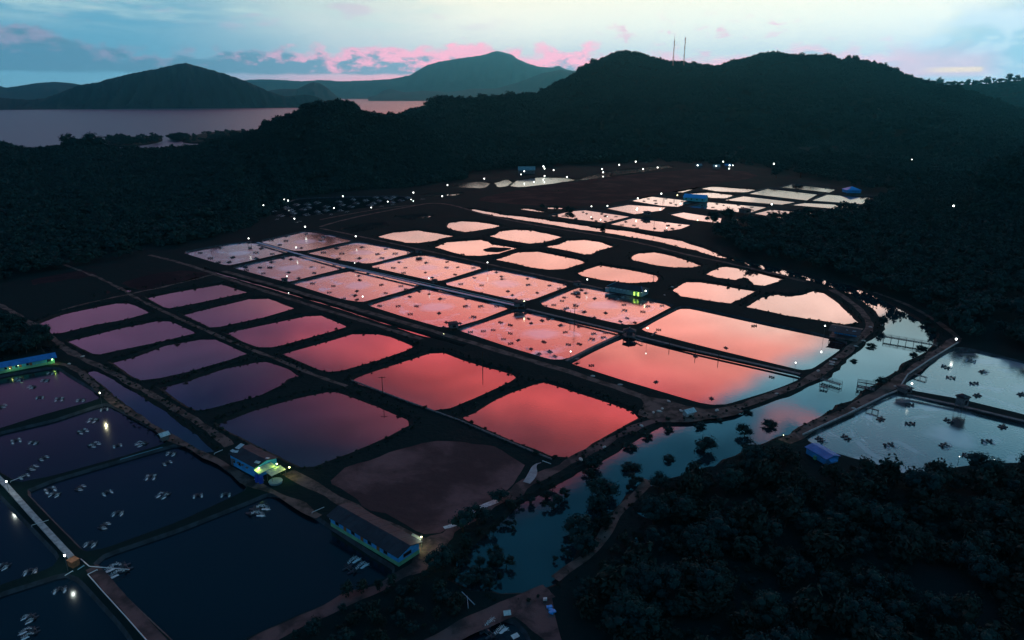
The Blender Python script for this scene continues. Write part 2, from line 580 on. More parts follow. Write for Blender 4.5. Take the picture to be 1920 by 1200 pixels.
CP['c1'] = [(340,475),(417,460),(467,454),(493,458),(547,473),(487,487),(433,499),(423,499),(400,493)]
CP['c2'] = [(435,503),(553,477),(583,482),(640,496),(657,502),(600,516),(545,530),(530,529),(467,512)]
CP['c3'] = [(543,533),(640,510),(670,505),(797,535),(740,552),(683,568),(673,568),(640,563),(567,540)]
CP['c4'] = [(688,574),(705,567),(805,538),(963,577),(900,602),(855,615),(830,617),(760,597)]
CP['c5'] = [(858,621),(872,615),(965,583),(985,583),(1155,621),(1163,627),(1068,673),(1050,677),(1030,676),(960,655)]
CP['d1'] = [(483,454),(567,435),(587,434),(640,446),(665,452),(575,472),(550,472)]
CP['d2'] = [(570,475),(640,460),(672,454),(765,470),(777,475),(700,495),(685,496),(640,490)]
CP['d3'] = [(685,500),(783,478),(800,478),(913,502),(830,528),(813,529)]
CP['d4'] = [(823,533),(923,505),(940,507),(1075,535),(993,566),(967,565)]
CP['d5'] = [(1002,572),(1083,538),(1100,539),(1267,573),(1220,598),(1192,611),(1165,611)]
CP['d6'] = [(1196,620),(1230,600),(1275,577),(1295,577),(1440,609),(1552,632),(1590,645),(1562,667),(1522,694),(1502,697),(1440,682),(1330,655)]
CP['d7'] = [(1066,683),(1085,670),(1165,634),(1180,633),(1300,659),(1440,690),(1492,701),(1503,706),(1495,715),(1472,725),(1440,737),(1362,761),(1335,762),(1310,758),(1172,717)]
E = {}
E['e1'] = [(642,432),(647,428),(690,421),(720,419),(728,424),(710,430),(660,437)]
E['e2'] = [(742,408),(760,406),(790,403),(817,405),(800,409),(773,414)]
E['e3'] = [(705,444),(740,435),(783,431),(813,436),(858,443),(827,448),(813,452),(783,457),(763,456)]
E['e4'] = [(837,425),(843,417),(867,414),(890,415),(907,417),(944,424),(900,433),(873,436),(853,433)]
E['e5'] = [(812,464),(830,458),(840,453),(900,449),(913,452),(923,457),(973,465),(933,477),(900,481),(873,480),(847,473)]
E['e6'] = [(915,443),(927,440),(940,433),(967,430),(993,431),(1058,444),(1017,456),(993,458),(960,453)]
E['e7'] = [(1017,463),(1050,457),(1067,450),(1097,449),(1120,452),(1153,463),(1123,470),(1107,478),(1097,478),(1057,470)]
E['e8'] = [(928,487),(960,477),(973,472),(1007,471),(1040,477),(1080,485),(1097,493),(1080,498),(1057,506),(1030,507),(990,502),(973,497)]
E['e9'] = [(1080,513),(1107,502),(1127,497),(1147,500),(1207,510),(1237,518),(1230,530),(1180,532),(1140,528),(1100,520)]
E['e10'] = [(1183,482),(1200,474),(1227,472),(1260,479),(1288,488),(1317,499),(1297,503),(1263,503),(1227,498),(1190,490)]
E['e11'] = [(1322,515),(1353,499),(1363,499),(1407,507),(1447,515),(1473,523),(1430,537),(1412,535),(1405,523),(1390,522),(1377,526),(1347,522)]
E['e12'] = [(1262,545),(1280,532),(1290,528),(1313,528),(1347,533),(1370,538),(1417,545),(1390,560),(1367,570),(1347,568),(1280,557)]
E['e13'] = [(1400,577),(1427,558),(1460,552),(1480,556),(1507,552),(1527,545),(1543,548),(1570,567),(1590,587),(1610,606),(1580,609),(1550,604),(1500,597),(1430,583)]
F = {}
F['f1'] = [(787,367),(800,364),(850,363),(872,361),(850,368),(800,371)]
F['f2'] = [(852,352),(850,345),(905,339),(920,345),(905,354)]
F['f3'] = [(955,350),(968,338),(1010,332),(1062,333),(1084,338),(1030,346),(975,352)]
F['f4'] = [(1085,338),(1110,328),(1160,319),(1250,310),(1268,313),(1180,328),(1110,341)]
F['f10'] = [(935,352),(925,344),(950,336),(962,342),(950,350)]
F['f5'] = [(973,391),(985,390),(1020,396),(1019,399),(1000,397),(980,394)]
F['f6'] = [(1023,390),(1030,388),(1055,389),(1053,393),(1030,393)]
F['f7'] = [(1032,357),(1045,354),(1067,356),(1062,360),(1045,358)]
F['f8'] = [(1290,363),(1330,360),(1380,366),(1360,373),(1330,372)]
F['f9'] = [(1312,354),(1335,349),(1420,355),(1400,362),(1345,360)]
GP = {}
GP['g1'] = [(1027,405),(1070,395),(1097,393),(1187,406),(1133,419),(1073,412)]
GP['g2'] = [(1138,421),(1187,408),(1280,419),(1300,421),(1275,431),(1240,436),(1227,435)]
GP['g3'] = [(1132,391),(1180,383),(1250,388),(1240,396),(1190,403)]
GP['g4'] = [(1180,377),(1217,367),(1280,374),(1305,379),(1270,389),(1240,387)]
GP['g5'] = [(1285,389),(1330,378),(1443,388),(1403,401)]
GP['g6'] = [(1408,401),(1447,392),(1530,399),(1510,406),(1470,411)]
GP['g7'] = [(1252,402),(1282,397),(1353,408),(1350,420),(1290,413)]
GP['g10'] = [(1400,364),(1440,353),(1535,364),(1512,377)]
GP['g11'] = [(1460,352),(1487,345),(1570,355),(1555,362)]
GP['g12'] = [(1518,377),(1552,364),(1640,370),(1615,384)]
GP['g13'] = [(1475,385),(1510,379.5),(1560,382),(1622,388),(1580,394)]
GP['g16'] = [(1350,376),(1395,367),(1500,379),(1465,385)]
GP['g17'] = [(1245,360),(1290,351),(1325,347),(1300,356),(1280,362)]
GP['g14'] = [(1408,412),(1430,411),(1438,416),(1415,418)]
GP['g15'] = [(1378,410),(1395,409),(1395,417),(1382,416)]
RR = {}
RR['r1'] = [(1690,725),(1715,702),(1777,662),(1795,655),(1815,656),(1920,682),(2060,720),(2200,770),(2200,862),(1920,780),(1800,751),(1705,734)]
RR['r2'] = [(1507,817),(1590,782),(1665,744),(1680,740),(1705,743),(1800,766),(1920,795),(2150,880),(2100,900),(1980,872),(1920,870),(1840,872),(1780,880),(1740,893),(1690,890),(1640,872),(1600,862),(1560,850),(1520,833)]
L = {}
L['l1'] = [(-150,745),(0,708),(95,692),(110,694),(125,705),(190,743),(180,753),(75,782),(0,806),(-150,850)]
L['l2'] = [(-100,850),(0,815),(100,792),(175,767),(197,761),(212,765),(287,807),(315,822),(305,836),(225,860),(100,895),(38,907),(0,885),(-60,862)]
L['l3'] = [(52,925),(100,905),(225,868),(322,840),(345,837),(400,865),(462,912),(455,925),(337,980),(200,1030),(162,1037),(110,985)]
L['l4'] = [(180,1062),(200,1045),(340,997),(470,945),(500,932),(520,932),(560,955),(600,980),(700,1047),(735,1068),(735,1080),(660,1115),(560,1155),(470,1195),(400,1235),(340,1215),(260,1140)]
L['l5'] = [(-130,930),(-10,925),(8,945),(60,998),(108,1048),(95,1068),(0,1100),(-120,1150)]
L['l6'] = [(-100,1160),(0,1120),(120,1082),(145,1092),(225,1180),(280,1260),(-100,1300)]
L['l7'] = [(850,1205),(900,1176),(945,1166),(965,1172),(985,1195),(1000,1240),(980,1290),(800,1290)]
for k, v in P.items(): pond(k, v, 'calm', 'bank', 1.5, .2, 0)
for k, v in CP.items(): pond(k, v, 'calm' if k in ('d6', 'd7') else 'aerated', 'liner', .35, 0, 1)
for k, v in E.items(): pond(k, v, 'calm', 'bank', 1.3, .6, 0)
for k, v in F.items(): pond(k, v, 'puddle', 'bank', 1.0, .5)
for k, v in GP.items(): pond(k, v, 'still_dark' if k in ('g10', 'g11', 'g12', 'g16', 'g17') else 'puddle' if k in ('g3', 'g7', 'g8', 'g9', 'g14', 'g15') else 'calm', 'liner', .4, 0, 0)
pond('far_black', [(498,399),(512,388),(560,373),(640,370),(740,368),(775,371),(752,381),(700,388),(660,394),(620,401),(560,408),(520,409)], 'still_dark', 'liner', .5, .2)
for k, v in RR.items(): pond(k, v, 'lagoon', 'liner', .5, .1)
for k, v in L.items(): pond(k, v, 'dark', 'liner', .6, 0)
CANAL = [(870,391),(893,392),(940,401),(1007,409),(1073,419),(1123,427),(1173,432),(1240,444),(1280,452),(1313,462),(1340,472),(1368,485),
         (1350,485),(1300,470),(1280,466),(1233,454),(1173,444),(1123,436),(1073,429),(1007,418),(940,408),(900,400)]
pond('canal', CANAL, 'calm', 'bank', 1.0, .8)
pond('canal_link', [(1372,486),(1400,491),(1450,501),(1480,508),(1520,519),(1560,528),(1590,534),(1613,543),(1650,558),(1697,586),(1740,613),(1757,632),
                    (1740,655),(1700,680),(1660,707),(1600,745),(1530,785),(1480,812),(1440,826),(1380,850),(1330,876),(1290,888),(1240,900),(1180,925),(1140,960),
                    (1105,1005),(1060,1058),(1035,1085),(1005,1105),(930,1115),(880,1105),(855,1085),(862,1050),(900,1003),(950,968),(1000,935),(1040,912),(1080,892),
                    (1130,862),(1180,832),(1215,810),(1240,798),(1277,797),(1310,796),(1360,785),(1400,772),(1440,757),(1500,735),(1540,715),(1575,690),
                    (1605,660),(1640,636),(1662,615),(1650,592),(1620,567),(1590,550),(1540,534),(1500,524),(1450,512),(1400,498)], 'river', 'bank', 1.2, .8, wname='river_water')
pond('left_canal', [(160,697),(175,694),(200,705),(262,740),(320,780),(375,822),(402,848),(385,850),(340,825),(290,800),(230,755),(180,712)], 'river', 'bank', 1.0, .4)
pond('ditch', [(383,503),(430,517),(560,553),(640,578),(700,598),(790,626),(872,650),(868,652),(785,630),(700,602),(640,582),(555,557),(425,520),(382,506)], 'calm', 'bank', .5, .25, 0, step=3)
for q in ([(1190,1005),(1205,1008),(1212,1022),(1190,1022)], [(1188,1035),(1216,1035),(1195,1066),(1182,1064)], [(1160,1080),(1178,1082),(1158,1112),(1153,1108)],
          [(1188,958),(1210,960),(1240,978),(1215,976)], [(36,628),(55,625),(58,640),(48,652),(38,645)], [(78,652),(92,655),(96,662),(84,664)], [(-20,668),(0,668),(10,674),(-10,682)]):
    pond('forest_pool', q, 'river', 'bank', .6, .3)
for q in ([(347,523),(357,517),(377,524),(347,529),(307,537),(313,532)], [(272,544),(282,538),(290,541),(285,546)], [(227,547),(235,543),(257,545),(240,550)], [(175,556),(187,550),(200,554),(190,558)]):
    pond('puddle', q, 'puddle', 'bank', .5, .5)
# water pools far off on the right
for q in ([(1830,323),(1858,321),(1858,324),(1832,326)], [(1790,326),(1803,325),(1800,328),(1788,329)], [(1730,334),(1760,330),(1765,332),(1735,337)], [(1840,336),(1848,334),(1848,337)], [(1600,328),(1625,326),(1625,328)]):
    pond('far_pool', q, 'river', 'bank', .5, .3, 0)

# ------------------------------------------------------------------ ground sheet with the ponds cut out
dom = [(-2600, -700), (6600, -700), (6600, 5200), (1500, 5200), (1500, 3800), (300, 2000), (-150, 1500), (-330, 1330), (-700, 1290), (-1300, 1240), (-2600, 1200)]
vs, es = [], []


def addloop(pl):
    k = len(vs)
    vs.extend(Vector((a, b)) for a, b in pl)
    n = len(pl)
    es.extend((k + i, k + (i + 1) % n) for i in range(n))


addloop(dom)
for r_ in RIMS: addloop(r_)
res = delaunay_2d_cdt(vs, es, [], 0, 1e-3)
boxes = [(min(p[0] for p in r_), max(p[0] for p in r_), min(p[1] for p in r_), max(p[1] for p in r_), r_) for r_ in RIMS]
keep = []
for f in res[2]:
    cx = sum(res[0][i].x for i in f) / len(f)
    cy = sum(res[0][i].y for i in f) / len(f)
    if not inside((cx, cy), dom): continue
    if any(b[0] <= cx <= b[1] and b[2] <= cy <= b[3] and inside((cx, cy), b[4]) for b in boxes): continue
    keep.append(tuple(f))
gr = link('ground', mesh('ground', [(v.x, v.y, 0) for v in res[0]], keep, M['ground']))
tag(gr, kind='structure')

# the sea, from behind the coastal ridge to the far shore
sv = []
for d in (1000, 1400, 2000, 3000, 5000, 8000, 13000, 23000):
    for i in range(41):
        a = R(-75 + 100 * i / 40)
        sv.append((d * math.sin(a), d * math.cos(a), -2.5))
sf = [(j * 41 + i, j * 41 + i + 1, (j + 1) * 41 + i + 1, (j + 1) * 41 + i) for j in range(7) for i in range(40)]
tag(link('sea', mesh('sea', sv, sf, M['sea'])), kind='structure')


# ------------------------------------------------------------------ hills
def lerp_list(lst, x):
    if x <= lst[0][0]: return lst[0][1]
    for (a, b), (c_, d) in zip(lst, lst[1:]):
        if x <= c_:
            t = (x - a) / (c_ - a)
            return b + (d - b) * t
    return lst[-1][1]


class Ridge:
    def __init__(s, name, sky_, d0, dc, back, mt, base=-4, rough=1.0, nu=200, nv=26, drop=0.0, power=1.25):
        s.sky, s.d0, s.dc, s.back, s.base, s.rough, s.drop, s.power = sky_, d0, dc, back, base, rough, drop, power
        s.x0, s.x1 = sky_[0][0], sky_[-1][0]
        vs_ = []
        for i in range(nu + 1):
            px = s.x0 + (s.x1 - s.x0) * i / nu
            for j in range(nv + 1):
                vs_.append(s.at(px, j / nv * 1.6))
        fs_ = [(i * (nv + 1) + j, (i + 1) * (nv + 1) + j, (i + 1) * (nv + 1) + j + 1, i * (nv + 1) + j + 1) for i in range(nu) for j in range(nv)]
        s.o = link(name, mesh(name, vs_, fs_, M[mt], smooth_=True))
        tag(s.o, kind='structure')

    def at(s, px, t):
        """a point on the slope: t 0 foot, 1 crest, 1.6 foot behind"""
        py = lerp_list(s.sky, px)
        d = ray(px, py)
        hor = math.hypot(d.x, d.y)
        dc = s.dc if isinstance(s.dc, (int, float)) else lerp_list(s.dc, px)
        d0 = s.d0 if isinstance(s.d0, (int, float)) else lerp_list(s.d0, px)
        zc = H + d.z / hor * dc - s.drop
        ux, uy = d.x / hor, d.y / hor
        if t <= 1:
            dd = d0 + (dc - d0) * t
            h = s.base + (zc - s.base) * (t ** s.power)
            x, y = ux * dd, uy * dd
            a = s.rough * (zc - s.base) * .34 * math.sin(math.pi * t) ** .8
            sc_ = 3.0 / max(200, (dc - d0))
            h += a * (noise.noise((x * sc_ * 1.6, y * sc_ * .8, 3)) + .5 * noise.noise((x * sc_ * 4, y * sc_ * 2.5, 7)) + .25 * noise.noise((x * sc_ * 9, y * sc_ * 7, 5)))
            h -= a * .45
        else:
            u = (t - 1) / .6
            dd = dc + s.back * u
            h = s.base + (zc - s.base) * (.5 + .5 * math.cos(math.pi * u))
            x, y = ux * dd, uy * dd
        return Vector((x, y, h))


skyA = [(745,235),(757,221),(790,209),(820,193),(840,190),(873,195),(900,192),(923,185),(940,186),(973,182),(1000,179),(1010,180),(1040,162),(1073,146),
        (1090,132),(1123,116),(1150,102),(1173,98),(1200,103),(1223,111),(1257,118),(1277,117),(1297,121),(1347,127),(1373,117),(1413,107),(1447,101),
        (1480,105),(1513,107),(1557,107),(1580,115),(1600,113),(1613,117),(1647,123),(1680,136),(1710,149),(1747,158),(1813,173),(1847,186),(1913,209),(2000,235),(2200,262)]
skyB = [(-420,300),(-200,292),(-60,276),(0,274),(30,283),(70,287),(123,277),(185,276),(215,284),(285,287),(340,282),(385,275),(430,262),(480,252),(497,238),
        (523,231),(557,217),(573,205),(600,200),(640,197),(663,202),(672,213),(707,222),(733,221),(757,224),(790,240),(830,275),(870,318)]
base_px = [(-420,560),(-200,545),(0,515),(120,495),(340,462),(440,440),(490,400),(540,372),(640,358),(760,352),(870,335)]
d0B = [(x, math.hypot(*G(x, y).to_2d())) for x, y in base_px]
rA = Ridge('hill', skyA, [(745,960),(1000,1020),(1250,1110),(1600,1060),(1850,1000),(2200,960)], [(745,1350),(860,1500),(1000,1900),(1170,2800),(1450,2900),(1700,2800),(2200,2500)],
           1000, 'hillmat', drop=9, nu=300, nv=40)
rB = Ridge('hill', skyB, d0B, [(-420,1180),(340,1180),(480,1050),(600,930),(700,980),(760,1000),(870,960)], 200, 'hillmat', drop=4, nu=260, nv=34, power=1.5, rough=.5)
skyF = [(1835,338),(1848,330),(1870,318),(1900,303),(1930,290),(2050,250),(2300,180)]
rF = Ridge('hill', skyF, [(1835,640),(1930,520),(2300,380)], [(1835,700),(1930,760),(2300,800)], 260, 'hillmat', drop=3, nu=60, nv=20)
skyC = [(1640,175),(1700,165),(1747,158),(1780,156),(1813,156),(1863,153),(1890,149),(1920,148),(2100,138),(2300,150)]
rC = Ridge('hill', skyC, 3900, 5000, 900, 'hillmat', drop=5, nu=80)
skyI = [(-160,184),(-60,183),(0,183),(50,187),(83,184),(110,174),(147,159),(183,153),(217,144),(260,134),(300,126),(333,118),(350,117),(383,126),(427,139),(467,154),
        (500,169),(533,181),(560,178),(577,177),(600,183),(614,191)]


def jag(sky_, step, amp):
    out = []
    x = sky_[0][0]
    while x <= sky_[-1][0]:
        out.append((x, lerp_list(sky_, x) + amp * (noise.noise((x * .35, 0, amp)) + .6 * noise.noise((x * .11, 3, amp)))))
        x += step
    return out


Ridge('island', jag(skyI, 2, 1.5), 6150, [(-160,6500),(350,6900),(614,6350)], 900, 'farhill', base=-4, nu=380, nv=20, power=.85)
sky1 = [(-300,150),(-100,152),(0,161),(12,164),(40,160),(70,155),(100,153),(130,155),(160,160),(240,168),(300,172)]
Ridge('far_hill', jag(sky1, 3, .6), 10500, 13000, 2000, 'farhill', nu=160, nv=14, power=.9)
skyM2 = [(495,178),(507,169),(533,166),(557,167),(570,160),(587,153),(600,156),(613,164),(630,179),(640,184)]
Ridge('far_hill', jag(skyM2, 3, .5), 9300, 10200, 1200, 'farhill', nu=90, nv=14, power=.8)
skyM3 = [(690,182),(707,178),(718,170),(730,166),(757,173),(800,170),(840,173),(890,166),(930,166),(973,154),(1017,137),(1050,131),(1080,134),(1140,140),(1250,150),(1400,160)]
Ridge('far_hill', jag(skyM3, 3, .9), 12000, 14500, 1500, 'farhill', nu=220, nv=16, power=.8)
skyM1 = [(300,165),(420,156),(467,149),(500,148),(535,150),(567,152),(600,149),(640,152),(690,150),(730,148),(770,140),(800,121),(830,113),(857,109),(890,104),(905,102),(923,96),(930,94),
         (945,97),(960,101),(973,111),(990,118),(1007,123),(1037,126),(1048,121),(1057,128),(1073,132),(1200,138),(1500,150),(1900,160),(2200,165)]
Ridge('mountain', jag(skyM1, 3, 1.2), 18000, [(300,20000),(770,20500),(930,21000),(1200,20500),(2200,20000)], 1500, 'farhill', nu=500, nv=20, power=.95)

# evening haze over the bay and the valley, one closed box round everything below the sky
hz = MB()
hz.box((0, 10850, 722), (56000, 26300, 1456))
ho = hz.build('haze', None if False else [bpy.data.materials.new('haze_air')])
hm = ho.data.materials[0]
hm.use_nodes = True
hn = hm.node_tree
hn.nodes.clear()
hv = hn.nodes.new('ShaderNodeVolumePrincipled')
hv.inputs['Color'].default_value = (.13, .78, 1.0, 1)
hv.inputs['Density'].default_value = 3.6e-5
hv.inputs['Anisotropy'].default_value = .78
hout = hn.nodes.new('ShaderNodeOutputMaterial')
hn.links.new(hv.outputs[0], hout.inputs['Volume'])
tag(ho, 'thin blue evening haze lying over the bay and valley', 'haze', kind='stuff')

# low mangrove islets and the headland in the bay
islet_polys = [[(192,266),(200,259),(225,256),(262,259),(290,256),(309,263),(288,270),(240,276),(215,276)], [(314,260),(330,256),(348,256),(350,260),(332,264)],
               [(338,267),(352,259),(372,253),(400,249),(440,246),(480,247),(480,262),(430,272),(392,268),(365,270)], [(120,276),(160,270),(190,272),(190,280),(130,284)]]
for q in islet_polys:
    pp = [G(x, y, -2.5).to_2d() for x, y in q]
    if area(pp) < 0: pp.reverse()
    pp = resample(chaikin(pp), 25)
    org = sum((v.to_3d() for v in pp), Vector()) / len(pp)
    n = len(pp)
    vv = [Vector((v.x, v.y, -4)) for v in offset(pp, 3)] + [Vector((v.x, v.y, 0.5)) for v in offset(pp, -4)]
    ff = [(i, (i + 1) % n, n + (i + 1) % n, n + i) for i in range(n)] + [tuple(range(n, 2 * n))]
    tag(link('islet', mesh('islet', vv, ff, M['hillmat'])), kind='structure')

# ------------------------------------------------------------------ tree crowns and scattering
def crown_mesh(name, seed, clumps, leaves, size, spread=(.42, .42, .30), zc=.62, trunk=True, core=True, mats=None):
    rnd = random.Random(seed)
    mb = MB()
    if trunk:
        mb.tube((0, 0, -.08), (rnd.uniform(-.03, .03), rnd.uniform(-.03, .03), .42), .035, .022, 5, 1)
    cs = []
    for k in range(clumps):
        while True:
            v = Vector((rnd.uniform(-1, 1), rnd.uniform(-1, 1), rnd.uniform(-1, 1)))
            if v.length < 1 and v.length > .25: break
        c_ = Vector((v.x * spread[0], v.y * spread[1], zc + v.z * spread[2]))
        cs.append((c_, rnd.uniform(.13, .24)))
        if trunk and k % 2 == 0:
            mb.tube((0, 0, .34), c_, .018, .006, 4, 1)
    for c_, r in cs:
        if core:
            bm = bmesh.new()
            bmesh.ops.create_icosphere(bm, subdivisions=1, radius=r * .72)
            mb.add([Vector((v.co.x, v.co.y, v.co.z * .8)) * rnd.uniform(.85, 1.15) + c_ for v in bm.verts], [tuple(v.index for v in f.verts) for f in bm.faces], 0)
            bm.free()
        for _ in range(leaves):
            th, ph = rnd.uniform(0, 2 * math.pi), math.acos(rnd.uniform(-.7, 1))
            d = Vector((math.sin(ph) * math.cos(th), math.sin(ph) * math.sin(th), math.cos(ph)))
            p_ = c_ + d * r * rnd.uniform(.75, 1.25)
            a = (d + Vector((rnd.uniform(-1, 1), rnd.uniform(-1, 1), rnd.uniform(-1, 1))) * .8).normalized()
            u = a.orthogonal().normalized() * size * rnd.uniform(.6, 1.3)
            w = a.cross(u).normalized() * size * rnd.uniform(.4, .9)
            mb.add([p_ - u, p_ - w * .8, p_ + u, p_ + w], [(0, 1, 2, 3)], 0)
    return mb.me(name, mats or [M['leaf'], M['bark']])


def coll(name, meshes):
    c_ = bpy.data.collections.new(name)
    for me in meshes:
        c_.objects.link(bpy.data.objects.new(me.name, me))
    return c_


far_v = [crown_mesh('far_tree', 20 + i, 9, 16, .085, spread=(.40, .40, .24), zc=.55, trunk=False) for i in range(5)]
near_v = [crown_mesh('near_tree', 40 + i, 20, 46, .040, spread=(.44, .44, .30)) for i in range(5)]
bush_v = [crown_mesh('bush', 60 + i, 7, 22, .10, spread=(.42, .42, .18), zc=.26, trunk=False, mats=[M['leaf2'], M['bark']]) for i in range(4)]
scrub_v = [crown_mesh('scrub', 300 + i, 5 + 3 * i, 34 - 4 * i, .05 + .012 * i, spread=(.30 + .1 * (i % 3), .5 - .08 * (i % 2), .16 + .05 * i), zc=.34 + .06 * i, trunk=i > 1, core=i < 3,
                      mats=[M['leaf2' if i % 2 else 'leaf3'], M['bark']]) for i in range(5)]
c_scrub = coll('scrub_kinds', scrub_v + near_v[:2])
c_far, c_near, c_bush = coll('far_tree_kinds', far_v), coll('near_tree_kinds', near_v), coll('bush_kinds', bush_v)


def scatter(name, pts, cl):
    """pts: (Vector, scale)"""
    me = bpy.data.meshes.new(name)
    me.from_pydata([tuple(p) for p, s in pts], [], [])
    a = me.attributes.new('scl', 'FLOAT_VECTOR', 'POINT')
    rnd = random.Random(5)
    sv_ = []
    for p, s in pts:
        k = rnd.uniform(.85, 1.25)
        sv_ += [s * k, s * k, s * rnd.uniform(.8, 1.2)]
    a.data.foreach_set('vector', sv_)
    b = me.attributes.new('rot', 'FLOAT_VECTOR', 'POINT')
    rv = []
    for _ in pts: rv += [rnd.uniform(-.1, .1), rnd.uniform(-.1, .1), rnd.uniform(0, 6.28)]
    b.data.foreach_set('vector', rv)
    o = link(name, me)
    ng = bpy.data.node_groups.new(name, 'GeometryNodeTree')
    ng.interface.new_socket('Geometry', in_out='INPUT', socket_type='NodeSocketGeometry')
    ng.interface.new_socket('Geometry', in_out='OUTPUT', socket_type='NodeSocketGeometry')
    gi, go = ng.nodes.new('NodeGroupInput'), ng.nodes.new('NodeGroupOutput')
    ci = ng.nodes.new('GeometryNodeCollectionInfo')
    ci.inputs['Collection'].default_value = cl
    ci.inputs['Separate Children'].default_value = True
    ci.inputs['Reset Children'].default_value = True
    iop = ng.nodes.new('GeometryNodeInstanceOnPoints')
    iop.inputs['Pick Instance'].default_value = True
    for nm, sk in (('scl', 'Scale'), ('rot', 'Rotation')):
        na = ng.nodes.new('GeometryNodeInputNamedAttribute')
        na.data_type = 'FLOAT_VECTOR'
        na.inputs['Name'].default_value = nm
        ng.links.new(na.outputs[0], iop.inputs[sk])
    ri = ng.nodes.new('FunctionNodeRandomValue')
    ri.data_type = 'INT'
    ints = [s for s in ri.inputs if s.type == 'INT']
    ints[0].default_value, ints[1].default_value = 0, 97
    ng.links.new([q for q in ri.outputs if q.type == 'INT'][0], iop.inputs['Instance Index'])
    ng.links.new(gi.outputs[0], iop.inputs['Points'])
    ng.links.new(ci.outputs[0], iop.inputs['Instance'])
    ng.links.new(iop.outputs[0], go.inputs[0])
    o.modifiers.new('scatter', 'NODES').node_group = ng
    tag(o, kind='stuff')
    return o


def on_ridge(r, n, smin, smax, t0=.02, t1=1.06, pw=1.0):
    pts = []
    rnd = random.Random(n)
    for _ in range(n):
        t = t0 + (t1 - t0) * rnd.random() ** pw
        p = r.at(rnd.uniform(r.x0, r.x1), t)
        pts.append((p - Vector((0, 0, .5)), rnd.uniform(smin, smax) * (1.25 if rnd.random() < .06 else 1)))
    return pts


ptsA = on_ridge(rA, 17000, 11, 22, pw=.75) + on_ridge(rA, 1500, 12, 24, .97, 1.03)
tag(scatter('ridge_forest', ptsA, c_far), 'dark unbroken forest over the big ridge on the right', 'forest')
ptsB = on_ridge(rB, 13000, 7, 13, pw=.8) + on_ridge(rB, 900, 7, 13, .96, 1.04)
tag(scatter('slope_forest', ptsB, c_far), 'dark forest over the low ridge and slope on the left', 'forest')
tag(scatter('hill_forest', on_ridge(rF, 1800, 8, 14) + on_ridge(rC, 3500, 12, 24, .3, 1.05), c_far), 'dark forest on the slopes at the right edge', 'forest')
ip = []
rnd = random.Random(3)
for q in islet_polys:
    xs, ys = [a for a, b in q], [b for a, b in q]
    k = 0
    while k < 110:
        x, y = rnd.uniform(min(xs), max(xs)), rnd.uniform(min(ys), max(ys))
        if inside((x, y), q):
            ip.append((G(x, y, 0), rnd.uniform(7, 13)))
            k += 1
tag(scatter('mangrove', ip, c_far), 'dark mangroves covering the low islets in the bay', 'mangrove')

ALLRIM = [(b[0], b[1], b[2], b[3], b[4]) for b in boxes]


def in_water(x, y):
    return any(b[0] <= x <= b[1] and b[2] <= y <= b[3] and inside((x, y), b[4]) for b in ALLRIM)


def scat_poly(poly, spacing, smin, smax, seed, holes=()):
    """jittered grid inside a ground polygon given in photo pixels"""
    w = [G(x, y).to_2d() for x, y in poly]
    hs = [[G(x, y).to_2d() for x, y in h] for h in holes]
    rnd_ = random.Random(seed)
    x0, x1 = min(v.x for v in w), max(v.x for v in w)
    y0, y1 = min(v.y for v in w), max(v.y for v in w)
    pts = []
    y = y0
    while y < y1:
        x = x0
        while x < x1:
            p = (x + rnd_.uniform(-.5, .5) * spacing, y + rnd_.uniform(-.5, .5) * spacing)
            if inside(p, w) and not in_water(*p) and not any(inside(p, h) for h in hs):
                pts.append((Vector((p[0], p[1], 0)), rnd_.uniform(smin, smax)))
            x += spacing
        y += spacing
    return pts


near_wood = [(1030,1290),(1068,1200),(1072,1150),(1088,1115),(1120,1085),(1160,1030),(1200,975),(1245,925),(1290,905),(1340,892),(1400,858),(1450,838),(1490,836),
             (1515,848),(1560,866),(1600,878),(1650,890),(1700,903),(1750,902),(1790,888),(1860,880),(1925,880),(2120,905),(2500,1250),(1400,1350)]
clear = [[(1490,825),(1500,818),(1560,840),(1592,866),(1582,905),(1540,912),(1485,885)], [(1296,1000),(1312,985),(1332,980),(1328,992),(1316,1002),(1322,1025),(1318,1052),(1308,1040),(1302,1015)]]
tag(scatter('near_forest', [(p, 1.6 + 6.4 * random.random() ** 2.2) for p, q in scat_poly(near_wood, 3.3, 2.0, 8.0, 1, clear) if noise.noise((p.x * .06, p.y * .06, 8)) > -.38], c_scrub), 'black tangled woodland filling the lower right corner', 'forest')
mid_wood = [(1325,440),(1370,425),(1420,418),(1480,413),(1540,405),(1620,394),(1655,378),(1700,345),(1780,336),(1880,330),(2050,330),(2400,420),(2400,760),(2100,700),(1925,668),(1860,655),
            (1815,645),(1775,625),(1740,598),(1690,570),(1640,548),(1590,528),(1520,507),(1450,492),(1390,478),(1350,462)]
tag(scatter('valley_forest', scat_poly(mid_wood, 9.5, 7, 12, 2), c_far), 'dark forest on the flat land right of the curved canal', 'forest')
strip_wood = [(775,340),(870,328),(960,318),(1010,315),(1160,304),(1260,298),(1400,304),(1450,320),(1560,343),(1660,366),(1700,345),(1900,326),(1900,292),(1640,286),(1250,286),(1000,296),(870,308),(780,322)]
tag(scatter('foot_forest', scat_poly(strip_wood, 14, 7, 13, 4), c_far), 'trees at the foot of the big ridge behind the farm lights', 'forest')
left_wood = [(-300,560),(-60,515),(60,500),(200,482),(340,463),(300,470),(150,500),(60,512),(0,530),(-60,560),(-300,700)]
left_wood2 = [(-200,620),(-60,585),(0,588),(45,612),(95,640),(95,655),(20,670),(-200,720)]
low_wood = [(600,1105),(760,1095),(810,1075),(850,1105),(870,1130),(900,1140),(840,1170),(780,1215),(560,1290),(480,1260),(560,1190),(680,1130)]
tag(scatter('left_forest', scat_poly(left_wood, 7, 5, 9, 5), c_far), 'dark trees along the foot of the left slope', 'forest')
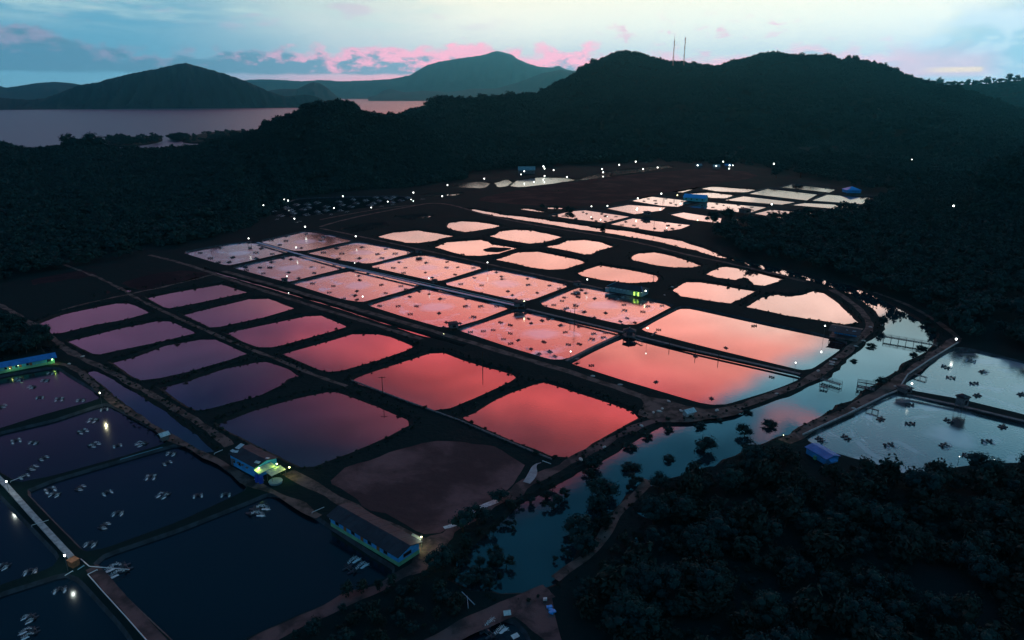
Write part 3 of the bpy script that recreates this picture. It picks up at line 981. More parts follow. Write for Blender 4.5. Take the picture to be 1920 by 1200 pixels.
tag(scatter('left_thicket', scat_poly(left_wood2, 4.2, 3, 6, 6), c_near), 'black thicket behind the long blue roofed shed', 'thicket')
lag_wood = [(855,1110),(850,1040),(880,1000),(960,948),(1060,895),(1100,880),(1120,890),(1070,930),(1010,980),(960,1040),(930,1100)]
lag_wood2 = [(1190,895),(1250,880),(1330,862),(1300,900),(1230,925),(1180,960),(1130,1010),(1080,1070),(1035,1095),(1010,1085),(1060,1020),(1110,960)]
lw = []
for q_, sd in ((lag_wood, 21), (lag_wood2, 22)):
    w_ = [G(x, y).to_2d() for x, y in q_]
    r_2 = random.Random(sd)
    x0, x1 = min(v.x for v in w_), max(v.x for v in w_)
    y0, y1 = min(v.y for v in w_), max(v.y for v in w_)
    for _ in range(420):
        p_ = (r_2.uniform(x0, x1), r_2.uniform(y0, y1))
        if inside(p_, w_) and noise.noise((p_[0] * .09, p_[1] * .09, 2)) > .0: lw.append((Vector((p_[0], p_[1], -.6 if in_water(*p_) else 0)), r_2.uniform(.8, 3.0)))
tag(scatter('river_scrub', lw, c_scrub), 'dark scrub standing in the shallows of the river', 'scrub')
tag(scatter('low_thicket', scat_poly(low_wood, 3.0, 1.0, 3.4, 8), c_scrub), 'black scrub between the two dirt roads at the bottom', 'thicket')

# scrub and grass tufts on the dikes, most of it right at the banks
tuft = []
rnd = random.Random(12)
for nm, p, rim, sl_ in WATERS:
    if nm[0] in 'cdlrg' and nm not in ('canal', 'canal_link', 'left_canal', 'ditch'): continue
    n = len(rim)
    if nm == 'ditch': continue
    dens = .8
    for i in range(n):
        a, b = rim[i], rim[(i + 1) % n]
        ln = (b - a).length
        k = int(ln * dens * (300 / max(sl_, 200)) + rnd.random())
        for _ in range(k):
            t = rnd.random()
            q = a.lerp(b, t)
            e = (b - a).normalized()
            nn = Vector((e.y, -e.x))
            off = rnd.uniform(-.5, 2.6)
            q = q + nn * off
            z = 0 if off > 0 else off * .6
            tuft.append((Vector((q.x, q.y, z - .05)), rnd.uniform(.35, 1.1) * (2.0 if rnd.random() < .05 else 1)))
tag(scatter('bank_scrub', tuft, c_bush), 'low dark scrub and grass along the pond banks', 'scrub')
print('scatter counts', len(ptsA), len(ptsB), len(tuft))


# ------------------------------------------------------------------ tracks on the dikes
def ribbon(name, px, width, z, m, thick=0.0, rag=.35, kind='structure', step=3.0, parent=None):
    p = [G(x, y, 0).to_2d() for x, y in px]
    q = []
    for _ in range(2):
        q = [p[0]]
        for a, b in zip(p, p[1:]): q += [a.lerp(b, .25), a.lerp(b, .75)]
        q.append(p[-1])
        p = q
    out = [p[0]]
    for a, b in zip(p, p[1:]):
        n = max(1, int((b - a).length / step))
        out += [a.lerp(b, (i + 1) / n) for i in range(n)]
    p = out
    vs_ = []
    for i, a in enumerate(p):
        d = (p[min(i + 1, len(p) - 1)] - p[max(i - 1, 0)])
        d = d.normalized() if d.length > 1e-6 else Vector((1, 0))
        n = Vector((-d.y, d.x))
        wl = width / 2 * (1 + rag * noise.noise((a.x * .12, a.y * .12, 2)) * 1.6)
        wr = width / 2 * (1 + rag * noise.noise((a.x * .12, a.y * .12, 9)) * 1.6)
        l, r = a + n * wl, a - n * wr
        vs_ += [Vector((l.x, l.y, z)), Vector((r.x, r.y, z))]
        if thick: vs_ += [Vector((l.x, l.y, z - thick)), Vector((r.x, r.y, z - thick))]
    k = 4 if thick else 2
    fs_ = []
    for i in range(len(p) - 1):
        a, b = i * k, (i + 1) * k
        fs_.append((a, a + 1, b + 1, b))
        if thick:
            fs_ += [(a + 2, a, b, b + 2), (a + 1, a + 3, b + 3, b + 1)]
    if thick:
        e = (len(p) - 1) * k
        fs_ += [(0, 2, 3, 1), (e, e + 1, e + 3, e + 2)]
    o = link(name, mesh(name, vs_, fs_, M[m]), parent)
    if kind: tag(o, kind=kind)
    return o


ribbon('dirt_track', [(-60,545),(0,572),(55,602),(100,636),(150,672),(200,690),(250,722),(320,760),(390,803),(432,835)], 2.6, .02, 'dirt', rag=.6)
ribbon('dirt_track', [(540,885),(580,908),(640,938),(700,975),(760,1005),(800,1020)], 3.2, .02, 'dirt')
ribbon('dirt_track', [(100,680),(140,688),(185,730),(225,762),(290,800),(330,827),(370,845),(420,872),(470,905),(510,922),(560,945),(600,968)], 2.4, .02, 'dirt', rag=.6)
ribbon('dirt_track', [(280,478),(350,495),(430,524),(560,566),(700,608),(790,636)], 2.6, .02, 'dirt')
ribbon('dirt_track', [(420,508),(560,548),(700,588),(850,632),(950,662),(1060,695),(1170,730),(1260,765),(1310,775),(1370,768),(1440,744),(1520,712),(1570,676),(1605,642),(1632,618),
                      (1628,598),(1600,568),(1560,543)], 3.4, .02, 'dirt')
ribbon('dirt_track', [(600,428),(660,440),(780,466),(860,483),(960,505),(1075,529),(1130,541)], 2.4, .02, 'dirt')
ribbon('dirt_track', [(600,425),(640,413),(700,400),(780,385),(810,380),(850,384),(905,402),(1000,422),(1100,437),(1200,455),(1290,478),(1370,494),(1440,511),(1510,528)], 3.0, .02, 'dirt')
ribbon('dirt_track', [(1470,828),(1530,797),(1590,770),(1640,742),(1690,712),(1730,680),(1765,655),(1797,633)], 4.2, .02, 'dirt')
ribbon('dirt_track', [(1797,633),(1755,600),(1700,570),(1640,548)], 2.4, .02, 'dirt')
ribbon('dirt_track', [(1250,782),(1215,792),(1180,806),(1110,843),(1060,872),(1010,893),(960,925),(900,962),(850,995),(810,1035),(770,1065),(720,1095),(640,1130),(560,1165),(470,1210)], 3.2, .02, 'dirt2', rag=.8)
ribbon('dirt_track', [(800,1215),(870,1180),(930,1150),(980,1130),(1030,1108)], 4.6, .02, 'dirt2')
ribbon('dirt_track', [(1040,1085),(1080,1058),(1110,1035),(1135,1000),(1150,972),(1190,930),(1216,900)], 2.6, .02, 'dirt')
ribbon('dirt_track', [(1310,985),(1318,1000),(1312,1018),(1318,1050)], 3.0, .02, 'dirt')
ribbon('dirt_track', [(172,1064),(205,1100),(250,1150),(300,1205),(340,1250)], 2.6, .02, 'dirt2', rag=.15)
ribbon('dirt_track', [(120,496),(200,526),(270,566),(328,594),(398,625),(475,657),(520,673),(582,701),(650,724)], 1.8, .02, 'dirt', rag=.7)
ribbon('dirt_track', [(110,582),(200,560),(300,540),(400,515)], 2.0, .016, 'dirt', rag=.9)
ribbon('dirt_track', [(780,384),(720,390),(640,404),(600,412)], 2.2, .024, 'dirt')
ribbon('dirt_track', [(1000,350),(1100,338),(1250,316),(1330,312)], 4.0, .02, 'ground')
# bare earth patches
def patch_(px, m, z=.03, name='bare_earth'):
    p = [G(x, y).to_2d() for x, y in px]
    if area(p) < 0: p.reverse()
    p = resample(chaikin(p, .15), 3)
    q = offset(p, 1.0)
    p = [a + (b - a) * 2.0 * noise.noise((a.x * .15, a.y * .15, 6)) for a, b in zip(p, q)]
    vs_, fs_ = fill(p, z, Vector((0, 0, 0)))
    tag(link(name, mesh(name, vs_, fs_, M[m])), kind='structure')


patch_([(1210,745),(1260,752),(1330,772),(1400,768),(1380,782),(1300,790),(1230,790),(1195,775)], 'dirt', .016)
patch_([(775,1045),(800,1008),(848,998),(845,1010),(828,1045),(795,1068),(775,1072)], 'dirt2', .016)
patch_([(1000,1115),(1030,1100),(1045,1115),(1050,1150),(1060,1200),(1030,1215),(1005,1185),(985,1165),(960,1150)], 'dirt2', .016)
patch_([(612,905),(640,882),(700,862),(780,830),(860,825),(935,840),(978,868),(975,900),(905,950),(830,997),(790,1000),(730,970),(660,930)], 'mud', .012, 'mud_flat')
patch_([(880,375),(1000,350),(1250,317),(1330,314),(1400,322),(1425,331),(1300,352),(1180,374),(1120,386),(1000,386)], 'mud_dark', .012, 'mud_flat')
patch_([(0,560),(60,535),(150,520),(200,535),(200,555),(110,580),(50,590)], 'ground', .012, 'mud_flat')
patch_([(20,562),(60,547),(150,537),(212,546),(190,556),(110,568),(50,576)], 'mud_dark', .010, 'mud_flat')
patch_([(225,530),(290,512),(345,507),(398,513),(330,530),(262,546)], 'mud_dark', .010, 'mud_flat')
patch_([(60,524),(150,506),(190,514),(110,532),(60,535)], 'mud_dark', .010, 'mud_flat')
patch_([(905,466),(923,461),(962,464),(935,471),(912,470)], 'ground', ZW + .15, 'mud_bar')
patch_([(1130,330),(1250,318),(1330,312),(1290,318),(1180,328)], 'ground', .02)


# ================================================================== THINGS
ORD = ['first', 'second', 'third', 'fourth', 'fifth', 'sixth', 'seventh', 'eighth', 'ninth', 'tenth', 'eleventh', 'twelfth', 'thirteenth', 'fourteenth', 'fifteenth',
       'sixteenth', 'seventeenth', 'eighteenth', 'nineteenth', 'twentieth', 'twenty-first', 'twenty-second', 'twenty-third', 'twenty-fourth', 'twenty-fifth',
       'twenty-sixth', 'twenty-seventh', 'twenty-eighth', 'twenty-ninth', 'thirtieth', 'thirty-first', 'thirty-second', 'thirty-third', 'thirty-fourth',
       'thirty-fifth', 'thirty-sixth', 'thirty-seventh', 'thirty-eighth', 'thirty-ninth', 'fortieth', 'forty-first', 'forty-second', 'forty-third', 'forty-fourth', 'forty-fifth']


# ---------------------------------------------------------------- paddlewheel aerators
def aer_body():
    mb = MB()
    for sx in (-1, 1):
        mb.box((sx * .75, 0, .10), (.34, 1.75, .26))
        mb.box((sx * .75, .95, .14), (.30, .25, .16))
        mb.box((sx * .75, -.95, .14), (.30, .25, .16))
    mb.box((0, 0, .26), (1.5, .16, .08))
    mb.box((0, .45, .26), (1.5, .10, .08))
    mb.box((0, 0, .46), (.42, .52, .40), m=1)
    mb.box((0, 0, .70), (.30, .40, .10), m=1)
    mb.tube((-1.35, 0, .34), (1.35, 0, .34), .04, n=5, m=1)
    for sx in (-1, 1):
        for k in range(6):
            Mx = Matrix.Rotation(k * math.pi / 3, 3, 'X')
            mb.box(Vector((sx * 1.12, 0, .34)) + Mx @ Vector((0, 0, .25)), (.30, .05, .34), M=Mx)
    return mb


def spray_me(name, seed, big_=1.0, drops=70):
    """two rooster tails of white water thrown back by the wheels"""
    rnd_ = random.Random(seed)
    mb = MB()
    for sx in (0,):
        for k in range(drops):
            t = rnd_.random() ** .8
            y = -.2 - 2.1 * t * big_
            z = .35 + 1.3 * big_ * t * (1 - t) * 1.6 - .25 * t
            p = Vector((rnd_.gauss(0, .14 + .18 * t), y + rnd_.gauss(0, .10), max(.04, z + rnd_.gauss(0, .10))))
            r = rnd_.uniform(.05, .12) * (1.15 - .5 * t)
            d = [Vector((rnd_.gauss(0, 1), rnd_.gauss(0, 1.4), rnd_.gauss(0, .8))).normalized() * r for _ in range(4)]
            mb.add([p + q for q in d], [(0, 1, 2), (0, 2, 3), (0, 3, 1), (1, 3, 2)])
        # the churned patch where the jet lands
        vs_ = []
        n = 12
        for k in range(n):
            a = 2 * math.pi * k / n
            rr_ = rnd_.uniform(.7, 1.15)
            vs_.append((.34 * rr_ * math.cos(a), -1.7 * big_ + 1.0 * rr_ * math.sin(a), .045 + rnd_.uniform(0, .03)))
        mb.add([(0, -1.7 * big_, .13)] + vs_, [(0, k + 1, (k + 1) % n + 1) for k in range(n)])
    return mb.me(name, [M['spray']])


mini_me = aer_body().me('paddlewheel_aerator', [M['float'], M['motor']])
sprays = [spray_me('spray', 3, .75, 100), spray_me('spray', 4, 1.25, 200), spray_me('spray', 5, .65, 85)]
far_sprays = [spray_me('spray', 8, 1.2, 26), spray_me('spray', 9, .9, 22)]
# the parts of the aerators near enough to read
pm = MB()
for sy in (0,):
    pm.box((0, 0, .10), (.36, 1.75, .26)); pm.box((0, .97, .14), (.30, .22, .16)); pm.box((0, -.97, .14), (.30, .22, .16))
pontoon_me = pm.me('pontoon', [M['float']])
fm = MB(); fm.box((0, .35, .27), (1.5, .12, .07)); fm.box((0, -.35, .27), (1.5, .12, .07)); fm.tube((-1.35, 0, .34), (1.35, 0, .34), .04, n=5)
frame_me = fm.me('frame', [M['steel']])
mo = MB(); mo.tube((-.28, 0, .5), (.28, 0, .5), .22, n=8); mo.box((0, 0, .36), (.40, .5, .18)); mo.box((.1, .0, .74), (.18, .18, .08))
motor_me = mo.me('motor_cover', [M['motor']])
wm = MB()
for k in range(8):
    Mx = Matrix.Rotation(k * math.pi / 4, 3, 'X')
    wm.box(Mx @ Vector((0, 0, .25)), (.30, .04, .30), M=Mx)
wm.tube((-.16, 0, 0), (.16, 0, 0), .10, n=8)
wheel_me = wm.me('paddle_wheel', [M['float']])


def add_spray(o, me):
    for sx in (-1, 1): tag(link('spray', me, o, (sx * 1.12, 0, 0)), kind='stuff')


def detailed_aerator(loc, rz, sc_, label, group, spray=None):
    r = empty('paddlewheel_aerator', loc, rz)
    r.scale = (sc_, sc_, sc_)
    tag(r, label, 'aerator', group)
    for sx in (-1, 1):
        link('pontoon', pontoon_me, r, (sx * .72, 0, 0))
        link('paddle_wheel', wheel_me, r, (sx * 1.15, 0, .34))
    link('frame', frame_me, r)
    link('motor_cover', motor_me, r)
    if spray: add_spray(r, spray)
    return r


def crop(pts, ox, oy, k):
    return [(ox + x / k, oy + y / k) for x, y in pts]


A5 = lambda p: crop(p, 340, 430, 5.333)
A6 = lambda p: crop(p, 640, 440, 6)
A4 = lambda p: crop(p, 840, 500, 4.364)
AER = [
    ('c1', 'the nearest-row aerated pond with teal edges at the far left', A5([(800,190),(745,232),(910,245),(750,290),(290,288),(515,280),(480,328),(370,330),(385,185),(190,235)])),
    ('c2', 'the second aerated pond of the near row', A5([(640,378),(650,408),(785,382),(885,382),(820,440),(1075,430),(900,327),(1095,298),(1300,375),(1330,435),(1530,355),(1415,378),(1175,487),(1015,288),(1580,385)])),
    ('c3', 'the third aerated pond of the near row', A6([(465,488),(450,563),(670,577),(730,613),(300,435),(195,462),(205,510),(175,633),(155,683),(175,730),(500,655),(860,570),(25,720)]) + A5([(1480,630),(1520,565),(1310,540)])),
    ('c4', 'the fourth aerated pond of the near row', A6([(770,697),(987,667),(1110,720),(1405,720),(640,803),(845,803),(1100,882),(1395,803),(1565,803),(1490,923),(775,893),(1180,985),(430,800),(1750,805),(1670,765),(1335,997),(875,640),(1150,1040)])),
    ('c5', 'the nearest aerated pond below the pump hut', A4([(660,425),(770,440),(820,428),(920,478),(1075,490),(680,462),(510,477),(430,455),(370,517),(183,535),(510,545),(455,592),(575,600),(513,627),(680,672),(785,615),(960,535),(985,636),(1075,632),(1180,590),(1190,547),(1290,540),(1270,577),(833,695),(875,733),(743,715),(635,380),(290,527)])),
    ('d1', 'the leftmost aerated pond of the far row', A5([(1045,115),(985,155),(1200,185),(1045,70),(1415,75),(1400,110),(900,110),(1250,45)])),
    ('d2', 'the second aerated pond of the far row', A6([(230,140),(500,160),(405,218),(607,212),(457,262),(765,203),(205,265),(190,318)]) + A5([(1570,292),(1605,243),(1420,232),(1550,190)])),
    ('d3', 'the third aerated pond of the far row', A6([(647,310),(583,373),(720,370),(700,430),(945,425),(950,315),(1190,305),(1185,367),(1310,365),(1280,447),(1025,482),(885,265),(405,372),(1485,372)])),
    ('d4', 'the fourth aerated pond of the far row', A4([(215,90),(435,80),(440,100),(650,98),(655,147),(830,153),(275,152),(270,213),(490,200),(527,232),(730,213),(910,177),(955,147),(555,268),(105,142),(395,45)])),
    ('d5', 'the aerated pond in front of the long shed', A4([(1020,222),(1065,247),(1090,190),(1125,215),(950,252),(932,280),(1200,260),(1370,265),(1405,247),(970,340),(942,357),(1115,370),(1290,378),(1440,312),(1447,355),(1195,418),(1595,368),(1633,323),(1665,290),(1467,420),(1410,447),(1530,457),(1750,318),(1045,320),(795,320),(865,313),(1430,475),(1570,270)])),
    ('d6', 'the calm peach pond', [(1235,618),(1361,652),(1414,611)]),
    ('d7', 'the calm coral pond', [(1109,685),(1230,716),(1334,747),(1304,668),(1189,643),(1447,707)]),
    ('g1', 'the left of two small far ponds by the canal', crop([(340,450),(400,417),(460,450),(480,480),(560,405),(600,423),(660,480),(707,505),(810,450),(880,490),(770,425),(930,455),(810,510)], 1000, 330, 6)),
    ('g2', 'the right of two small far ponds by the canal', crop([(1040,515),(997,550),(1133,555),(1225,497),(1275,520),(1165,588),(1365,590),(1485,517),(1515,557),(1645,553),(1565,592),(1490,612),(955,562)], 1000, 330, 6)),
    ('g4', 'the far pond before the blue shed', crop([(1245,283),(1295,257),(1370,277),(1380,308),(1545,303),(1495,257),(1675,283),(1605,323),(1695,330)], 1000, 330, 6)),
    ('g5', 'the pale far pond right of the blue shed', crop([(205,272),(188,300),(287,297),(325,263),(310,322),(388,277),(465,320),(530,275),(567,297),(655,295),(658,325)], 1280, 330, 5.053)),
    ('g6', 'the rightmost pale far pond', crop([(812,345),(812,373),(912,333),(930,373),(1028,352),(1147,343),(850,322)], 1280, 330, 5.053)),
]
rnd = random.Random(77)
for key, desc, pts in AER:
    pts = sorted(pts)
    cx = sum(G(*p).x for p in pts) / len(pts)
    cy = sum(G(*p).y for p in pts) / len(pts)
    for i, (x, y) in enumerate(pts):
        p = G(x, y, ZW + .1)
        # set so that each drives the water round the pond
        rz = math.atan2(p.y - cy, p.x - cx) + rnd.uniform(-.5, .5)
        far = slant(x, y) > 450
        o = link('paddlewheel_aerator', mini_me)
        o.location = (p.x, p.y, ZW - .02)
        o.rotation_euler = (0, 0, rz)
        k = rnd.uniform(.85, 1.1) * (.9 if not far else 1.15)
        o.scale = (k, k, k)
        tag(o, f"{ORD[i]} aerator from left in {desc}", 'aerator', 'aerators in ' + desc)
        if key in ('c1', 'd1', 'c2', 'd2') or (key[0] in 'cd' and key not in ('d6', 'd7') and rnd.random() < .55):
            add_spray(o, far_sprays[i % 2])

q4 = lambda p, ox, oy: crop(p, ox, oy, 4)
NEAR = [
    ('l1', 'the dark pond below the long blue roofed shed', q4([(392,398),(350,452),(250,503),(153,445),(305,580),(455,590),(615,600),(10,652)], 0, 600), 1),
    ('l2', 'the purplish dark pond with the yellow lamp glow', q4([(785,670),(715,747),(605,835),(115,903),(263,918),(685,937),(878,942),(1085,925),(315,1040),(230,1115),(170,1175)], 0, 600), 1),
    ('l3', 'the dark pond left of the blue walled house', q4([(1297,1000),(1245,1073),(1145,1168)], 0, 600) + q4([(365,70),(590,65),(795,95),(425,105),(1250,105),(1487,115),(1700,108),(895,245),(770,350),(695,475)], 0, 900), 1),
    ('l4', 'the large navy pond', [(474,960),(235,1066),(657,1068)], 2),
    ('l5', 'the dark pond left of the white walkway', q4([(45,640),(240,680)], 0, 900), 1),
    ('l6', 'the dark pond in the lower left corner', q4([(460,820),(245,1030),(260,1135)], 0, 900), 1),
    ('l7', 'the teal pond at the bottom edge', [(915,1188)], 2),
    ('r1', 'the upper grey-blue pond at the right edge', q4([(1465,235),(1525,308),(1330,355),(1610,390),(1370,435),(1545,478),(1570,568),(1900,560)], 1440, 600), 0),
    ('r2', 'the lower grey-blue pond at the right edge', q4([(1060,640),(845,745),(1065,780),(585,885),(390,900),(905,940),(1355,760),(1320,943),(1640,912),(1760,803),(1500,1020)], 1440, 600), 0),
]
for key, desc, pts, sp_ in NEAR:
    pts = sorted(pts)
    for i, (x, y) in enumerate(pts):
        p = G(x, y, ZW)
        rz = rnd.uniform(-.9, .9) + math.pi / 2 * (rnd.random() < .4)
        lab = f"{ORD[i]} spraying aerator from left in {desc}" if sp_ else f"{ORD[i]} aerator from left in {desc}"
        if len(pts) == 1: lab = f"big aerator throwing white spray in {desc}"
        detailed_aerator((p.x, p.y, ZW - .02), rz, (.85 if sp_ < 2 else 1.3) if sp_ else 1.15, lab, 'aerators in ' + desc,
                         sprays[1] if sp_ == 2 else (sprays[rnd.randrange(3)] if sp_ else (sprays[2] if i % 3 == 0 else None)))

# the dark pond far left whose aerators show only as white churn
HP = crop([(150,235),(225,285),(290,200),(310,220),(343,237),(360,260),(350,302),(385,175),(450,222),(497,172),(512,204),(490,275),(595,153),(598,246),(620,277),(687,193),(685,230),(810,145),
           (840,175),(830,237),(895,255),(735,282),(930,193),(957,123),(985,160),(1085,130),(1120,180),(1160,160),(1180,102),(1215,135),(1285,105),(1320,115),(1360,98),(1350,150),(1350,180),
           (1235,203),(1435,130),(1503,104),(1650,130),(415,355),(195,330)], 480, 350, 5.333)
for i, (x, y) in enumerate(sorted(HP)):
    p = G(x, y, 0)
    o = link('paddlewheel_aerator', mini_me)
    o.location = (p.x, p.y, ZW)
    o.rotation_euler = (0, 0, math.pi / 2 + rnd.uniform(-.5, .5))
    k = 1.75
    o.scale = (k, k, k)
    tag(o, f"tiny churning aerator, {ORD[i]} from left, in the black far pond", 'aerator', 'aerators in the black far pond')
    add_spray(o, far_sprays[i % 2])

# ---------------------------------------------------------------- lamps
pole_cache = {}


def lamp(px, py, label, h=4.5, kind='lamp', power=0.0, base=0.0, k=1.0):
    sl_ = slant(px, py)
    p = G(px, py, h)
    r = empty('lamp_post', (p.x, p.y, base))
    tag(r, label, 'lamp', 'lit lamps on posts')
    mb = MB()
    mb.tube((0, 0, -1.2), (0, 0, h - base), .07, .045, 6)
    mb.tube((0, 0, h - base - .05), (0, .5, h - base + .12), .035, n=5)
    mb.build('pole', [M['steel']], r)
    rad = max(.24, .00078 * sl_) * k * (.85 + .3 * ((px * 7 + py * 3) % 10) / 10)
    bm = bmesh.new()
    bmesh.ops.create_icosphere(bm, subdivisions=2, radius=rad)
    me = bpy.data.meshes.new('lamp_head')
    bm.to_mesh(me)
    bm.free()
    me.materials.append(M[kind])
    link('lamp_head', me, r, (0, 0, h - base))
    if power:
        l = bpy.data.lights.new('lamp_light', 'POINT')
        l.energy = power
        l.color = (1, .95, .6) if kind != 'lamp' else (.9, 1, .92)
        l.shadow_soft_size = .3
        lo_ = bpy.data.objects.new('lamp_light', l)
        C.objects.link(lo_)
        lo_.parent = r
        lo_.location = (0, 0, h - base + rad + .2)
    return r


LAMPS = [
    (466, 447, 'white lamp on a tall post at the leftmost aerated pond', 6), (555, 464, 'white lamp at the first crossing of the pond walkway'),
    (538, 518, 'white lamp beside the small box hut on the near row dike'), (541, 549, 'small lamp beside the thin bright ditch', 1.5, 'lamp', 0, 0, .55),
    (680, 556, 'white lamp inside the third near-row pond corner'), (665, 493, 'tiny lamp in the second far-row pond corner', 3, 'lamp', 0, 0, .6),
    (667, 443, 'white lamp on the long dike above the far row'),
    (804, 522, 'white lamp left of the hut at the middle walkway crossing'), (832, 626, 'small orange lamp on the near dike', 2, 'lamp_warm', 0, 0, .55),
    (914, 492, 'white lamp on the dike above the far aerated row'), (983, 565, 'yellow lamp on the dark hut in the walkway middle', 3.5, 'lamp_warm', 60),
    (1101, 524, 'white lamp left of the long dark shed'), (1214, 615, 'large white lamp right of the hexagon pump hut', 5, 'lamp', 0, 0, 1.25),
    (1070, 659, 'white lamp at the lower corner of the nearest aerated pond'), (1547, 611, 'white lamp beside the boathouse by the peach pond', 5, 'lamp', 60, 0, 1.1),
    (1492, 680, 'white lamp at the corner between the two calm ponds'), (1793, 636, 'bright lamp where the road meets the woods', 4.5, 'lamp', 120, 0, 1.3),
    (1710, 719, 'white lamp at the corner of the upper grey-blue pond', 4.5, 'lamp', 0, 0, 1.2), (1865, 864, 'large white lamp at the lower shore of the grey-blue pond', 4.5, 'lamp', 0, 0, 1.35),
    (1799, 856, 'small lamp on the lower grey-blue pond', 1.0, 'lamp', 0, 0, .5), (1469, 816, 'dim yellow lamp at the road end by the woods', 2, 'lamp_warm', 40, 0, .5),
    (187, 737, 'yellow lamp at the canal road corner', 5, 'lamp_warm', 420, 0, 1.0), (12, 903, 'bright lamp at the upper end of the white walkway', 4, 'lamp', 260, 0, .95),
    (121, 1042, 'bright lamp by the rusty box on the white walkway', 4, 'lamp', 260, 0, .95), (790, 1007, 'yellow lamp by the end of the long dark roofed house', 3.5, 'lamp_warm', 160, 0, .8),
    (775, 361, 'white lamp where the tracks meet at the slope foot'), (839, 347, 'white lamp on the left rim of the far round pond'), (829, 368, 'low lamp on the sliver pond by the slope foot', 3),
    (908, 335, 'tall bright lamp over the far round pond', 9), (977, 327, 'lamp left below the grey roofed far building', 8), (983, 321, 'lamp against the grey roofed far building', 7),
    (1001, 341, 'low lamp in the rosy far pond', 2), (1019, 312, 'upper of two lamps right of the grey roofed building', 8), (1021, 316, 'lower of two lamps right of the grey roofed building', 5),
    (1021, 330, 'lamp in the middle of the rosy far pond', 3), (1038, 319, 'lamp behind the rosy far pond', 8), (1063, 332, 'lamp at the right end of the rosy far pond', 3),
    (1129, 317, 'lamp at the left end of the narrow far pond', 8), (1131, 323, 'low lamp on the near rim of the narrow far pond', 2), (1161, 309, 'lamp behind the narrow far pond', 8),
    (1192, 303, 'highest lamp behind the narrow far pond', 10), (1206, 317, 'low lamp at the middle of the narrow far pond', 2), (1233, 314, 'low lamp at the right end of the narrow far pond', 2),
    (523, 368, 'leftmost small lamp behind the black far pond', 3, 'lamp', 0, 0, .6), (533, 374, 'left of two close lamps behind the black far pond', 4, 'lamp', 0, 0, .8),
    (540, 376, 'right of two close lamps behind the black far pond', 4), (494, 385, 'lone lamp at the left tip of the black far pond', 5), (643, 368, 'tall lamp at the middle of the black far pond', 8),
    (626, 390, 'lamp in the middle of the black far pond', 3), (727, 378, 'lamp at the right end of the black far pond', 4), (696, 389, 'low lamp on the near rim of the black far pond', 2, 'lamp', 0, 0, .8),
    (771, 374, 'left of a close pair right of the black far pond', 2, 'lamp', 0, 0, .7), (775, 377, 'right of a close pair right of the black far pond', 2, 'lamp', 0, 0, .7),
    (552, 410, 'lamp at the near corner of the black far pond', 3), (572, 425, 'lamp above the leftmost far-row aerated pond', 4), (495, 399, 'dim lamp at the left rim of the black far pond', 2, 'lamp', 0, 0, .7),
    (1109, 387, 'lamp at the top corner of the left small far pond', 4), (1139, 386, 'lamp on the dike of the drained far pond', 4, 'lamp', 0, 0, 1.1), (1126, 412, 'lamp standing in the left small far pond', 2, 'lamp', 0, 0, .8),
    (1194, 393, 'bright lamp at the hut between four far ponds', 4, 'lamp_warm', 60, 0, 1.3), (1240, 363, 'tall lamp at the tip of the pond before the blue shed', 7), (1196, 372, 'lamp left of the pond before the blue shed', 4),
    (1270, 366, 'yellowish lamp left of the blue shed', 4, 'lamp_warm', 0, 0, .8), (1284, 366, 'bright lamp at the left gable of the blue shed', 4, 'lamp', 60, 0, 1.4), (1276, 382, 'low lamp in the pond before the blue shed', 1.5, 'lamp', 0, 0, .8),
    (1250, 427, 'low lamp in the right small far pond', 1.5, 'lamp', 0, 0, .8), (1322, 367, 'upper lamp at the right gable of the blue shed', 4, 'lamp', 0, 0, 1.2), (1325, 372, 'lower lamp at the right gable of the blue shed', 2, 'lamp', 0, 0, .9),
    (1447, 383, 'lamp between the two pale far ponds', 4, 'lamp', 0, 0, 1.1), (1457, 403, 'low lamp in the rightmost pale far pond', 1.5, 'lamp', 0, 0, .9), (1336, 411, 'low lamp in the orange far pond', 1.5), (1308, 413, 'golden lamp on the rim of the orange far pond', 1.5, 'lamp_warm', 0, 0, .8),
    (1308, 310, 'leftmost lamp of the far hamlet', 6), (1343, 311, 'second lamp of the far hamlet', 5), (1356, 303, 'highest lamp of the far hamlet', 8), (1368, 310, 'upper lamp of the close trio in the far hamlet', 6),
    (1367, 316, 'lowest lamp of the far hamlet', 3, 'lamp', 0, 0, .9), (1374, 310, 'rightmost lamp of the far hamlet', 6, 'lamp', 0, 0, .7), (1451, 307, 'lone lamp in the dark right of the far hamlet', 7),
    (1710, 299, 'lone lamp in the forest foot far right', 9, 'lamp', 0, 0, .7), (1788, 386, 'long lit lamp alone in the dark forest at right', 10, 'lamp', 0, 0, 1.2), (1846, 337, 'small lamp beside the far right pool', 4, 'lamp', 0, 0, .7),
    (1645, 383, 'tiny lamp at the tip of the far pond grid', 5, 'lamp', 0, 0, .5)]
for q in LAMPS:
    h = q[3] if len(q) > 3 else 4.2
    lamp(q[0], q[1], q[2], h, q[4] if len(q) > 4 else 'lamp', q[5] if len(q) > 5 else 0, 0, q[7] if len(q) > 7 else 1.0)


# ---------------------------------------------------------------- buildings
def frame_of(a, b, z=0.0):
    """front wall from photo pixel a to b on the ground: origin at a, x along the wall, y away from the camera"""
    A, B = G(*a, z), G(*b, z)
    d = B - A
    return A, d.length, math.atan2(d.y, d.x)


